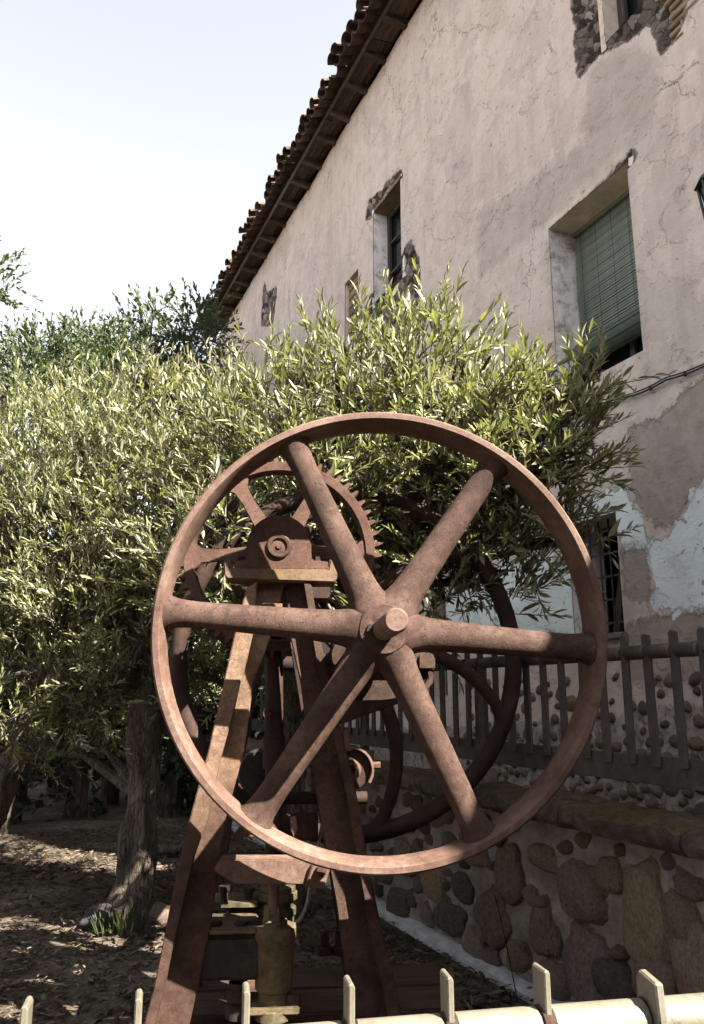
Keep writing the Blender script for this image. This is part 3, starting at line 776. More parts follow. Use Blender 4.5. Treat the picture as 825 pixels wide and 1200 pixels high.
for i, (px, py, w_, h_, ti) in enumerate(LW):
    p = onX(px, py, LWX); sp.append((p.y, p.z, (w_ + h_) / 4 * 1.1))
    w_ *= 1.22; h_ *= 1.18
    inst('stone', stm[i % 8], lw, (LWX - 2.8 + .025, p.y - 5, p.z), (ti, 0, 0), (.085, w_ / 2, h_ / 2))
k = 0; tries = 0
while k < 150 and tries < 16000:
    tries += 1
    y = random.uniform(2.4, 9.5); z = random.uniform(.06, .82); rr = random.uniform(.03, .10)
    if all((y - a) ** 2 + (z - b_) ** 2 > (.88 * (rr + c)) ** 2 for a, b_, c in sp):
        sp.append((y, z, rr)); k += 1
        inst('stone', random.choice(stm), lw, (LWX - 2.8 + .02, y - 5, z), (random.uniform(-.6, .6), 0, 0), (.065, rr * random.uniform(1, 1.2), rr * random.uniform(.8, 1)))
# coping: uneven mossy slabs
y = .6
while y < 14:
    L = random.uniform(.55, .95)
    n1, n2 = 30, 12; prof = [(2.64, .865), (2.575, .875), (2.552, .90), (2.548, .935), (2.56, .962), (2.60, .975), (2.70, .98), (2.82, .978), (2.96, .968), (2.975, .94), (2.97, .86)]
    b = MB(); vs = []; fs = []; m = len(prof)
    for i in range(n1 + 1):
        yy = y + .006 + (L - .012) * i / n1
        for q, (x, z) in enumerate(prof):
            d = .026 * noise.noise((x * 6, yy * 5, z * 6)) + .018 * noise.noise((x * 16, yy * 14, z * 16)) + .010 * noise.noise((x * 40, yy * 34, z * 40))
            e = .012 if i in (0, n1) and q < 9 else 0
            vs.append((x - 2.8 + d * (1 if q < 5 else .3) + e * (q < 5), yy - 5, z + d * (q > 2) - e * .6))
    for i in range(n1):
        for q in range(m - 1): fs.append((i * m + q, i * m + q + 1, (i + 1) * m + q + 1, (i + 1) * m + q))
    fs.append(tuple(range(m))); fs.append(tuple(n1 * m + q for q in range(m))[::-1])
    b.add(vs, fs); b.build('coping_slab', M['coping'], lw, smooth=True)
    y += L
# pale concrete strip along the foot of the wall
b = MB(); vs = []; fs = []
for i in range(140):
    yy = .8 + i * .09
    for x, z in ((2.585, -.02), (2.587, .022), (2.60, .034), (2.70, .05)):
        vs.append((x + .012 * noise.noise((yy * 4, x, 0)), yy, z + .01 * noise.noise((yy * 5, x * 9, 4))))
for i in range(139):
    for q in range(3): fs.append((i * 4 + q, i * 4 + q + 1, i * 4 + 5 + q, i * 4 + 4 + q))
b.add(vs, fs); tag(b.build('kerb_strip', M['kerbstone'], smooth=True), kind='structure')

# dark fence on the coping
XN = 2.78
fe = empty('dark_fence', (XN, 5, ZP)); tag(fe, 'dark grey iron fence with flat pickets and round top rail on the mossy coping', 'fence')
zr = 1.70 - ZP 
pk = MB(); pk.prism([(-.025, .215), (.025, .21), (.025, .805), (.01, .82), (-.025, .81)], -.0075, .0075)
pk.v = [(y_, x_, z_) for x_, y_, z_ in pk.v]
po = pk.build('picket', M['fence'], fe, bevel=.0025, seg=1)
first = True; y = 2.15
posts = [2.35, 4.52, 6.35, 8.3]
bar = MB(); bar.box((.015, .3, .195), (.012, 8.6, .13)); bar.build('bottom_bar', M['fence'], fe, bevel=.003, seg=1)
while y < 9.2:
    c = po if first else po.copy()
    if not first: C.objects.link(c); c.parent = fe
    c.location = (-.001, y - 5, random.uniform(-.004, .004)); c.rotation_euler = (R_(random.uniform(-.8, .8)), 0, R_(random.uniform(-4, 4) + 4)); first = False
    s = MB(); s.tube([(0, y - 5 + .014, zr), (0, y - 5 + .022, zr), (0, y - 5 + .14, zr), (0, y - 5 + .149, zr)], [.027, .034, .034, .027], 12); s.build('rail_section', M['fence'], fe, smooth=True)
    y += .163
for y in posts:
    b = MB(); b.box((.05, y - 5, .37), (.05, .085, .74)); b.build('post', M['fence'], fe, bevel=.004, seg=1)
    b = MB(); b.box((.05, y - 5, .04), (.11, .15, .10)); b.build('post_base', M['mortar'], fe, bevel=.01)

# ------------------------------------------------------------------ cream railing in the foreground
az = YAW + R_(79)
P0 = at(825, 1183, 1.25); P0.z = 0
ra = empty('cream_railing', P0, -(az - math.pi / 2))
tag(ra, 'cream painted pipe railing with short flat pickets along the bottom edge', 'railing')
pk = MB(); pk.prism([(-.005, .50), (.005, .50), (.005, 1.094), (.002, 1.100), (-.005, 1.098)], -.021, .021)
po = pk.build('picket', M['rail'], ra, bevel=.002, seg=1); first = True
xs = [-1.3, -1.152, -1.004, -.858, -.711, -.563, -.416, -.267, .06, .208, .356, .504]
for x in xs:
    c = po if first else po.copy()
    if not first: C.objects.link(c); c.parent = ra
    c.location = (x, 0, 0); c.rotation_euler = (0, 0, R_(random.uniform(-3, 3))); first = False
b = MB(); b.prism([(-.03, 0), (.03, 0), (.036, 1.02), (.034, 1.068), (.024, 1.082), (-.03, 1.078), (-.036, 1.03)], -.007, .007); b.v = [(-y_, x_, z_) for x_, y_, z_ in b.v]
c = b.build('post', M['rail'], ra, bevel=.003, seg=1); c.location = (-.094, -.01, 0); c.rotation_euler = (0, 0, R_(-4))
xe = sorted(xs + [-.094])
for i in range(len(xe) - 1):
    a, e = xe[i] + .006, xe[i + 1] - .006
    s = MB(); s.tube([(a, 0, 1.015), (a + .006, 0, 1.015), (e - .006, 0, 1.015), (e, 0, 1.015)], [.023, .030, .030, .023], 20); s.build('rail_section', M['rail'], ra, smooth=True)
b = MB(); b.box((-.4, 0, .45), (1.9, .012, .10)); b.build('bottom_bar', M['rail'], ra, bevel=.003)
for x in xe[1:-1]:
    s = MB(); s.lathe((x, 0, 1.015), [(.022, -.009), (.0315, -.007), (.0335, -.002), (.0335, .002), (.0315, .007), (.022, .009)], 18, 'x'); w_ = s.build('weld_bead', M['rust'], ra, smooth=True)

# ------------------------------------------------------------------ the pumping machine
AX = R_(18.8415)
NV = Vector((math.sin(AX), math.cos(AX), 0)); UV = Vector((math.cos(AX), -math.sin(AX), 0))
C1 = Vector((1.43401, 3.01892, 1.76777))
W0 = .55                                    # machine origin lies this far behind the front of the flywheel
ORG = Vector((C1.x, C1.y, 0)) + NV * W0
pump = empty('pumping_machine', ORG, -AX)
tag(pump, 'rusty cast iron pumping machine with two large flywheels, gear and A frame', 'machine')
def mp(px, py, w):                          # photo point on the plane w metres behind the flywheel front -> local
    r = ray(px, py); o = Vector((0, 0, EYE)); k = ((C1 + NV * w) - o).dot(NV) / r.dot(NV)
    p = o + r * k - ORG
    return Vector((p.dot(UV), p.dot(NV), p.z))
def mq(px, py, w): p = mp(px, py, w); return (p.x, p.z)
def poly(l, w): return [mq(x, y, w) for x, y in l]
ZH = C1.z; RW = .95; WF = -W0              # hub height, radius, flywheel front in local y

def rim_mesh(R, t, depth, y0, n=128):
    b = MB()
    prof = [(R - t + .006, y0), (R - .008, y0), (R, y0 + .008), (R, y0 + depth - .008), (R - .008, y0 + depth), (R - t + .006, y0 + depth), (R - t - .002, y0 + depth - .01), (R - t - .016, y0 + depth * .55), (R - t - .002, y0 + .012)]
    b.lathe((0, 0, ZH), prof, n, 'y', True); return b
fw = rim_mesh(RW, .036, .205, WF).build('flywheel', M['rust_worn'], pump, smooth=True)
ym = WF + .088
angs = []
for px, py in ((344, 524), (576, 556), (690, 760), (560, 975), (287, 955), (197, 715)):
    q = mp(px, py, .088); angs.append(math.atan2(q.z - ZH, q.x))
SPK = [angs[2] + (k * math.pi / 3) for k in range(6)]
print('spoke angles', [round(math.degrees(a), 1) for a in angs])
for a in SPK:
    b = MB(); d = Vector((math.cos(a), 0, math.sin(a)))
    ss = [(.05, .112), (.09, .108), (.125, .094), (.16, .080), (.20, .0725), (.28, .067), (.45, .062), (.65, .0575), (.78, .0555), (.83, .057), (.87, .061), (.895, .067), (.912, .075), (.924, .084)]
    b.tube([Vector((0, ym, ZH)) + d * (s * .985 + .0) for s, r in ss], [r for s, r in ss], 20, True, 1.0, (0, 1, 0))
    vs = []
    b.v = [(x, ym + (y_ - ym) * .82, z) for x, y_, z in b.v]
    b.build('spoke', M['rust'], fw, smooth=True)
b = MB(); b.lathe((0, 0, ZH), [(.0, WF + .0), (.100, WF + .0), (.108, WF + .012), (.112, WF + .03), (.150, WF + .06), (.155, WF + .12), (.13, WF + .17), (.125, WF + .24), (.0, WF + .24)], 40); b.build('hub', M['rust'], fw, smooth=True)
b = MB(); b.box((-.052, WF - .006, ZH - .0), (.034, .014, .03), Matrix.Rotation(R_(20), 3, 'Y')); b.build('key', M['pump_dark'], fw)
b = MB(); b.lathe((0, 0, ZH), [(.0, WF - .40), (.006, WF - .40), (.006, WF - .392), (.006, WF - .40), (.039, WF - .40), (.047, WF - .390), (.047, 1.0)], 28); b.build('shaft', M['rust_worn'], pump, smooth=True)

# rear flywheel: round rim, curved arms
W2 = 1.26
y2 = W2 - W0; R2 = 1.0
q = mp(408.87, 769.09, W2); cx2, cz2 = q.x, q.z
b = MB(); b.lathe((cx2, y2 + .03, cz2), [(R2 - .048 + .048 * math.cos(a), .058 * math.sin(a)) for a in [2 * math.pi * k / 14 for k in range(14)]], 128, 'y', True)
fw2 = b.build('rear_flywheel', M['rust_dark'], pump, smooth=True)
# six curved arms, the ends read off the photograph
for k in range(6):
    a0 = R_(4 + 60 * k); pts = []; rad = []
    for i in range(13):
        s = i / 12; r_ = .08 + .87 * s; aa = a0 - .62 * s ** 1.35 + .18
        pts.append((cx2 + r_ * math.cos(aa), y2 + .03, cz2 + r_ * math.sin(aa))); rad.append(.046 - .012 * s + (.02 if i == 12 else 0))
    b = MB(); b.tube(pts, rad, 12, True, 1, (0, 1, 0)); b.build('spoke', M['rust_dark'], fw2, smooth=True)
b = MB(); b.lathe((cx2, y2, cz2), [(.0, -.08), (.10, -.08), (.11, -.06), (.11, .14), (.0, .14)], 32); b.build('hub', M['rust_dark'], fw2, smooth=True)

# big spur gear
WG = .56
g = mp(328, 650, WG); gx, gz, gy = g.x, g.z, g.y
Rg = .483
nt = 54
b = MB(); prof = [(Rg - .062, -.03), (Rg - .022, -.032), (Rg - .02, -.03), (Rg - .02, .055), (Rg - .06, .055), (Rg - .075, .02)]
b.lathe((gx, gy, gz), prof, 96, 'y', True)
for k in range(nt):
    a = 2 * math.pi * k / nt; d = Vector((math.cos(a), 0, math.sin(a))); t_ = Vector((-d.z, 0, d.x)); c = Vector((gx, gy, gz))
    vs = []
    for yv in (-.03, .053):
        for r_, hw in ((Rg - .024, .0135), (Rg + .000, .0095), (Rg + .014, .005)):
            for s in (-1, 1): vs.append(c + d * r_ + t_ * hw * s + Vector((0, yv, 0)))
    b.add(vs, [(0, 2, 3, 1), (2, 4, 5, 3), (6, 7, 9, 8), (8, 9, 11, 10), (4, 10, 11, 5), (0, 6, 8, 2), (2, 8, 10, 4), (1, 3, 9, 7), (3, 5, 11, 9)])
gear = b.build('gear_wheel', M['rust_red'], pump, smooth=True)
a0 = R_(2)
for k in range(6):
    a = a0 + k * math.pi / 3; rm = Matrix.Rotation(-a, 4, 'Y')
    b = MB()
    # flat web with flared end, and a rib standing on it (T section)
    web = [(.06, -.045), (.30, -.030), (Rg - .11, -.036), (Rg - .05, -.085), (Rg - .05, .085), (Rg - .11, .036), (.30, .030), (.06, .045)]
    b.prism(web, -.022, -.004)
    b.prism([(.06, -.012), (Rg - .05, -.010), (Rg - .05, .010), (.06, .012)], -.004, .052)
    b.v = [tuple((rm @ Vector(v)) + Vector((gx, gy, gz))) for v in b.v]
    b.build('spoke', M['rust_red'], gear, bevel=.004, seg=2)
b = MB(); b.lathe((gx, gy, gz), [(.0, -.06), (.085, -.06), (.09, -.05), (.09, .09), (.0, .09)], 28); b.build('hub', M['rust_red'], gear, smooth=True)
# pinion on the flywheel shaft
pc = mp(424, 742, WG); b = MB(); rp = math.hypot(gx - 0, gz - ZH) - Rg - .0
b.lathe((0, gy + .012, ZH), [(.04, -.05), (rp - .02, -.05), (rp - .02, .055), (.04, .055)], 40)
nt2 = max(12, int(round(nt * rp / Rg)))
for k in range(nt2):
    a = 2 * math.pi * (k + .5) / nt2; d = Vector((math.cos(a), 0, math.sin(a))); t_ = Vector((-d.z, 0, d.x)); c = Vector((0, gy + .012, ZH)); vs = []
    for yv in (-.05, .055):
        for r_, hw in ((rp - .024, .0165), (rp + .002, .0115), (rp + .014, .006)):
            for s in (-1, 1): vs.append(c + d * r_ + t_ * hw * s + Vector((0, yv, 0)))
    b.add(vs, [(0, 2, 3, 1), (2, 4, 5, 3), (6, 7, 9, 8), (8, 9, 11, 10), (4, 10, 11, 5), (0, 6, 8, 2), (2, 8, 10, 4), (1, 3, 9, 7), (3, 5, 11, 9)])
b.build('pinion', M['rust_worn'], pump, smooth=True)

# front A frame
WA = .40
ya = WA - W0
def bar_poly(name, pts, w, d0, d1, mat, bev=.005, par=pump):
    b = MB(); b.prism(poly(pts, w), w - W0 + d0, w - W0 + d1); return b.build(name, mat, par, bevel=bev, seg=2)
def extend(l, w, z=.16): return l
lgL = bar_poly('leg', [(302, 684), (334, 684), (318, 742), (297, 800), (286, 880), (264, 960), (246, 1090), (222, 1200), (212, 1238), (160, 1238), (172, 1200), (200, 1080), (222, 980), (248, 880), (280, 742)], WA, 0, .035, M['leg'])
tag(lgL, 'front left leg, worn tan paint above, bare dark rust below')
bar_poly('leg_flange', [(290, 692), (302, 684), (298, 742), (268, 860), (259, 890), (245, 958), (230, 1000), (195, 1150), (173, 1238), (160, 1238), (184, 1150), (214, 1000), (232, 930), (246, 880), (277, 742)], WA, -.085, -.001, M['leg'], .004, lgL)
lgR = bar_poly('leg', [(334, 684), (364, 684), (372, 742), (390, 835), (402, 890), (420, 1000), (434, 1060), (455, 1160), (468, 1238), (420, 1238), (412, 1190), (394, 1060), (383, 1000), (365, 900), (352, 800), (339, 742)], WA, 0, .035, M['rust'])
bar_poly('leg_flange', [(355, 684), (364, 684), (379, 770), (398, 850), (417, 930), (432, 1020), (447, 1090), (462, 1150), (480, 1238), (462, 1238), (446, 1150), (432, 1090), (420, 1020), (405, 930), (388, 850), (369, 770)], WA, -.06, -.001, M['rust'], .004, lgR)
# rear A frame, same castings further back
def shifted(l, s): return l
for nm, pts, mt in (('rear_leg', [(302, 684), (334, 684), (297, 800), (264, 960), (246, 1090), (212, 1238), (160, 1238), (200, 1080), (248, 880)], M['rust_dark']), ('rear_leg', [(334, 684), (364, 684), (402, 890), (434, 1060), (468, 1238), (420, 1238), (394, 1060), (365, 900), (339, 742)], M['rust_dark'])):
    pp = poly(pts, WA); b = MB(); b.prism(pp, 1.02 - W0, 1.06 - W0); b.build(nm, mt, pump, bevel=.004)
# infill plate and rib between the legs
bar_poly('web_plate', [(306, 686), (362, 686), (356, 742), (322, 742)], WA, .012, .030, M['rust_dark'], .002)
bar_poly('web_rib', [(304, 708), (331, 708), (331, 713), (304, 713)], WA, -.03, .01, M['rust_tan'], .002)
# head beam and bearing
hb = [(263, 660), (267, 656), (271, 656), (272, 668), (384, 669), (386, 657), (391, 657), (395, 661), (394, 682), (390, 685), (268, 681), (264, 677)]
bar_poly('head_beam', hb, WA, -.07, .10, M['rust_tan'], .006)
b = MB(); b.prism(poly(hb, WA), .98 - W0, 1.10 - W0); b.build('rear_head_beam', M['rust_dark'], pump, bevel=.005)
cen = mp(327, 640, WA - .07); rb = abs(mq(365, 640, WA - .07)[0] - cen.x)
arc = [(cen.x + rb * math.cos(a), cen.z + rb * 1.0 * math.sin(a)) for a in [math.pi * (1 - k / 20) for k in range(21)]]
lo = poly([(274, 667), (274, 657), (288, 655)], WA - .07); hi = poly([(366, 656), (386, 658), (386, 668)], WA - .07)
b = MB(); b.prism([lo[0], lo[1], lo[2]] + [(arc[0][0], arc[0][1] - .03)] + arc + [(arc[-1][0], arc[-1][1] - .03)] + hi, WA - W0 - .065, WA - W0 + .09)
bh = b.build('bearing_housing', M['rust_red'], pump, bevel=.006)
b = MB(); b.lathe((cen.x, WA - W0 - .065, cen.z), [(.034, -.002), (.038, -.012), (.05, -.014), (.056, -.010), (.060, .01), (.03, .01)], 32); b.build('bearing_ring', M['rust'], bh, smooth=True)
b = MB(); b.lathe((cen.x, WA - W0 - .065, cen.z), [(.0, -.010), (.012, -.010), (.013, -.004), (.034, -.003), (.034, .01)], 24); b.build('gear_shaft', M['rust_red'], bh, smooth=True)
for px in (283, 372):
    q = mp(px, 655, WA - .01); b = MB(); b.lathe((q.x, q.y, q.z - .02), [(.0, .03), (.018, .03), (.018, .0)], 6, 'z'); b.build('bolt', M['rust_dark'], bh)
b = MB(); b.tube([(gx, WA - W0, gz), (gx, 1.06 - W0, gz)], .036, 16); b.build('gear_axle', M['rust_dark'], pump, smooth=True)
b = MB(); c2_ = (cen.x, 0, cen.z); b.prism([(cen.x + rb * math.cos(a), cen.z + rb * math.sin(a)) for a in [2 * math.pi * k / 24 for k in range(24)]], .99 - W0, 1.09 - W0); b.build('rear_bearing', M['rust_dark'], pump, bevel=.005)

# crankshaft bearing bracket on the right of the frame, behind the hub
WB = .34
br = bar_poly('bearing_bracket', [(368, 778), (505, 780), (505, 790), (490, 806), (470, 812), (470, 824), (396, 850), (376, 800)], WB, .02, .09, M['rust_dark'], .006)
bar_poly('bracket_rib', [(397, 845), (401, 848), (468, 822), (467, 817), (450, 820), (406, 821)], WB, -.05, .02, M['rust'], .004, br)
bar_poly('bearing_cap', [(440, 763), (497, 763), (497, 776), (440, 776)], WB, -.04, .08, M['rust'], .006, br)
bar_poly('cap_lug', [(488, 767), (503, 765), (508, 770), (508, 785), (488, 785)], WB, -.05, .05, M['rust'], .007, br)
hk = [(503, 785), (507, 790), (506, 800), (500, 807), (493, 811), (490, 806), (496, 802), (500, 795), (499, 787)]
bar_poly('cap_hook', hk, WB, -.04, .02, M['rust'], .004, br)
b = MB(); b.lathe((0, WB - W0, ZH), [(.05, -.03), (.105, -.03), (.11, -.02), (.11, .10), (.05, .10)], 32); b.build('bearing_shell', M['rust_dark'], br, smooth=True)
b = MB(); q = mp(494, 760, WB + .01); b.lathe((q.x, q.y, q.z - .01), [(.0, .025), (.016, .025), (.016, .0)], 6, 'z'); b.build('bolt', M['rust'], br)

# lower bearing on the right leg with its strap
cb_ = mp(411, 902, WA - .03); r5 = .098
b = MB(); b.lathe((cb_.x, 0, cb_.z), [(.0, WA - W0 - .03), (r5 * .86, WA - W0 - .03), (r5 * .9, WA - W0 - .02), (r5 * .9, WA - W0 + .06), (.0, WA - W0 + .06)], 32)
lb = b.build('guide_bearing', M['rust_dark'], pump, smooth=True)
b = MB(); b.lathe((cb_.x, 0, cb_.z), [(.02, WA - W0 - .04), (.034, WA - W0 - .045), (.045, WA - W0 - .04), (.045, WA - W0 - .02), (.02, WA - W0 - .02)], 24); b.build('bearing_ring', M['rust_red'], lb, smooth=True)
sa = [math.radians(100 - 135 * k / 16) for k in range(17)]
b = MB(); out = [(cb_.x + r5 * 1.04 * math.cos(a), cb_.z + r5 * 1.04 * math.sin(a)) for a in sa]; inn = [(cb_.x + r5 * .91 * math.cos(a), cb_.z + r5 * .91 * math.sin(a)) for a in sa[::-1]]
b.prism(out + inn, WA - W0 - .055, WA - W0 + .05); b.build('strap', M['rust_worn'], lb, bevel=.003)
bar_poly('strap_tab', [(402, 854), (408, 854), (409, 872), (413, 879), (404, 879), (401, 876)], WA, -.055, -.02, M['rust_worn'], .003, lb)
q = mp(441, 897, WA - .03); b = MB(); b.tube([(q.x - .02, q.y, q.z), (q.x + .018, q.y, q.z)], .016, 6); b.build('bolt', M['rust_red'], lb)

# cross beam with bevelled ends and its bolt bracket
b = MB(); b.prism(poly([(258, 1007), (392, 1007), (385, 1014), (356, 1037), (275, 1036), (250, 1020)], WA - .09), WA - W0 - .09, WA - W0 + .015)
xb = b.build('cross_beam', M['rust_worn'], pump, bevel=.005)
b = MB(); b.prism(poly([(366, 1012), (388, 1015), (380, 1042), (358, 1040)], WA - .12), WA - W0 - .115, WA - W0 - .085); b.build('bracket_plate', M['rust_worn'], xb, bevel=.004)
q = mp(376, 1021, WA - .12); b = MB(); b.lathe((q.x, q.y, q.z), [(.0, -.02), (.018, -.018), (.024, -.004), (.024, .01)], 12); b.build('bolt', M['rust'], xb, smooth=True)
bar_poly('gusset_plate', [(272, 982), (300, 940), (324, 972), (330, 983)], WA, .02, .05, M['rust'], .003)
bar_poly('gusset_plate', [(340, 958), (374, 958), (374, 992), (340, 985)], WA, .12, .16, M['rust_dark'], .003)
bar_poly('small_lug', [(340, 962), (347, 960), (349, 974), (344, 984), (341, 976)], WA, .05, .11, M['rust_worn'], .003)

# pump rod, connecting rod, cross shaft
zb_ = lambda py, w: mp(320, py, w).z
WPp = .62
rt_ = mp(321, 745, WPp); rb_ = mp(321, 1080, WPp)
b = MB(); b.tube([rt_, mp(321, 862, WPp)], .044, 18); b.tube([mp(321, 862, WPp), mp(321, 900, WPp)], .052, 18); b.tube([mp(321, 900, WPp), mp(321, 1010, WPp)], .040, 18)
b.build('pump_rod', M['rust_dark'], pump, smooth=True)
q = mp(313, 837, WPp - .05); b = MB(); b.lathe((q.x, q.y, q.z), [(.0, -.03), (.018, -.03), (.02, .02)], 8); b.build('bolt', M['rust'], pump)
b = MB(); b.tube([mp(321, 1005, .45), mp(321, 1070, .45)], .023, 16); b.build('plunger', M['rust_worn'], pump, smooth=True)
# crank web and eccentric behind
b = MB(); q = mp(305, 905, .8); b.lathe((q.x, q.y, q.z), [(.0, -.03), (.10, -.03), (.11, -.01), (.11, .05), (.0, .05)], 32); b.build('eccentric_disc', M['pump_dark'], pump, smooth=True)
b = MB(); b.tube([mp(372, 930, .72), mp(395, 790, .72)], .035, 12); b.build('connecting_rod', M['rust_dark'], pump, smooth=True)
b = MB(); q0 = mp(300, 935, .75); q1 = mp(430, 935, .75); b.tube([q0, q1], .03, 12); b.build('cross_shaft', M['rust_dark'], pump, smooth=True)

# pump block: valve chest, cylinder, flanges and bolts
WV = .42
def bl_box(name, x0, x1, y0_, y1_, w, d, mat, bev=.008, par=pump):
    a = mp(x0, y1_, w); c = mp(x1, y0_, w)
    b = MB(); b.box(((a.x + c.x) / 2, w - W0 + d / 2, (a.z + c.z) / 2), (abs(c.x - a.x), d, abs(c.z - a.z))); return b.build(name, mat, par, bevel=bev)
vc = bl_box('valve_chest', 205, 312, 1096, 1152, WV, .24, M['pump_dark'], .014)
bl_box('chest_cover', 200, 300, 1088, 1097, WV - .01, .26, M['pump_green'], .006, vc)
def vcyl(name, px, py0, py1, w, rad, mat, par=pump, prof=None, n=28):
    a = mp(px, py1, w); c = mp(px, py0, w); H = c.z - a.z
    b = MB()
    if prof is None: prof = [(0, 0), (1, 0), (1, 1), (0, 1)]
    b.lathe((a.x, a.y, a.z), [(r * rad, z * H) for r, z in prof], n, 'z'); return b.build(name, mat, par, smooth=True, bevel=0)
cyl = vcyl('pump_cylinder', 320, 1078, 1192, .47, .092, M['pump_green'], pump, [(0, 0), (.86, 0), (.86, .10), (.70, .12), (.70, .28), (.86, .30), (.90, .62), (.94, .80), (1.0, .82), (1.0, .93), (.93, .95), (.6, .96), (.58, 1.0), (0, 1.0)])
vcyl('gland_nut', 321, 1060, 1079, .47, .046, M['pump_green'], cyl, [(0, 0), (1.05, 0), (.95, .8), (.85, 1), (0, 1)], 6)
bl_box('foot_flange', 285, 351, 1180, 1192, .40, .20, M['pump_green'], .006, cyl)
for i, (px, w) in enumerate(((344, .44),)):
    vcyl('bolt', px, 1164, 1181, w, .030, M['rust'], cyl, [(0, 0), (1, 0), (1, .8), (.8, 1), (0, 1)], 12)
for px in (252, 282):
    vcyl('bolt', px, 1079, 1094, WV + .05, .036, M['rust_dark'], vc, [(0, 0), (1.2, 0), (1.2, .25), (.85, .26), (.85, .9), (.7, 1), (0, 1)], 6)
bl_box('discharge_elbow', 287, 330, 1079, 1088, WV + .04, .06, M['pump_dark'], .006, vc)
bk = bl_box('rear_flange_block', 268, 306, 1063, 1096, WV + .28, .20, M['pump_green'], .008)
bl_box('flange_step', 258, 302, 1058, 1065, WV + .22, .22, M['pump_green'], .004, bk)
vcyl('bolt', 290, 1040, 1060, WV + .30, .030, M['rust'], bk, [(0, 0), (1.1, 0), (.75, .2), (.75, .7), (1.0, .75), (1.0, 1), (0, 1)], 8)
bl_box('side_flange', 226, 262, 1058, 1068, WV + .24, .2, M['pump_green'], .006, bk)
vcyl('bolt', 262, 1038, 1062, WV + .25, .026, M['pump_dark'], bk, [(0, 0), (1.1, 0), (.75, .2), (.75, .7), (1.0, .75), (1.0, 1), (0, 1)], 8)
vcyl('stuffing_box', 324, 1036, 1100, .72, .088, M['pump_green'], pump, [(0, 0), (.9, 0), (.9, .45), (1.0, .46), (1.0, .58), (.85, .6), (.85, .72), (1.05, .74), (1.05, .86), (.9, .88), (.95, .9), (.95, .97), (.6, 1.0), (0, 1.0)])
vcyl('support_foot', 278, 1150, 1192, WV + .06, .05, M['pump_dark'], vc, [(0, 0), (1, 0), (1, .35), (.75, .4), (1, .5), (1, .8), (.8, .85), (.8, 1)], 12)
vcyl('funnel', 228, 1122, 1146, WV + .10, .05, M['kerbstone'], vc, [(.0, 0), (1.0, 0), (.4, 1), (0, 1)], 16)  # pale cone added to stand for a bright gap beside the chest
b = MB(); pts = [mp(x, y_, .55) for x, y_ in ((341, 1086), (350, 1079), (357, 1068), (361, 1055), (364, 1035), (371, 1000), (376, 975), (380, 950))]
b.tube(pts, .0075, 8); b.build('steel_cable', M['steel'], pump, smooth=True)

# timber base beams
for w0, w1, z1, xa, xb2 in ((.18, .42, .115, -1.0, .42), (.46, .62, .075, -1.0, .42), (.66, 1.28, .125, -.98, .44)):
    n = 1 if w1 - w0 < .4 else 2
    for k in range(n):
        a = w0 + (w1 - w0) * k / n; e = w0 + (w1 - w0) * (k + 1) / n - .012
        b = MB(); b.box(((xa + xb2) / 2 + random.uniform(-.02, .02), (a + e) / 2 - W0, z1 / 2 - .01), (xb2 - xa, e - a, z1 + .02)); b.build('base_beam', M['timber'], pump, bevel=.01)
for px in (380, 398):
    vcyl('bolt', px, 1090, 1118, .80, .03, M['rust_dark'], pump, [(0, 0), (1.3, 0), (1.3, .3), (.7, .32), (.7, 1), (0, 1)], 8)

# ------------------------------------------------------------------ vegetation
LT = np.array([(0, 0, 0), (.28, .40, .05), (.28, 0, 0), (.28, -.40, .05), (.66, .42, .02), (.66, 0, -.03), (.66, -.42, .02), (1, 0, -.08)])
LF = np.array([(0, 3, 2), (0, 2, 1), (2, 3, 6), (2, 6, 5), (1, 2, 5), (1, 5, 4), (5, 6, 7), (4, 5, 7)])
LTB = np.array([(0, 0, 0), (.3, .5, .06), (.3, 0, 0), (.3, -.5, .06), (.7, .42, .0), (.7, 0, -.05), (.7, -.42, .0), (1, 0, -.14)])
def nrm(a): return a / np.maximum(np.linalg.norm(a, axis=-1, keepdims=True), 1e-9)
def leaf_verts(P, Dv, Nv, L, W, T=LT):
    """P (n,3) bases, Dv directions, Nv rough normals, lengths, widths -> (n,8,3)"""
    Dv = nrm(Dv); B = nrm(np.cross(Nv, Dv)); N = np.cross(Dv, B)
    return (P[:, None] + T[None, :, 0, None] * (Dv * L[:, None])[:, None] + T[None, :, 1, None] * (B * W[:, None])[:, None]
            + T[None, :, 2, None] * (N * L[:, None])[:, None])
def leaf_faces(n, F=LF): return (F[None] + 8 * np.arange(n)[:, None, None]).reshape(-1, 3)
CAMP = np.array([0, 0, EYE])
FWn, RTn, UPn = np.array(FW), np.array(RT), np.array(UP)
def inframe(P, m=10):
    d = P - CAMP; z = d @ FWn; z_ = np.maximum(z, .1)
    x = 412.5 + 940 * (d @ RTn) / z_; y = 600 - 940 * (d @ UPn) / z_
    return (z > .3) & (x > -m) & (x < 825 + m) & (y > -m) & (y < 1200 + m), z

leaf_cache = {}
def leaf_mesh(mat, k, T):
    key = (mat, k)
    if key not in leaf_cache:
        leaf_cache[key] = npmesh('leaf', T, LF, M[mat], None, dict(rnd=[(k + .5) / 6] * 8), link=False)
    return leaf_cache[key]

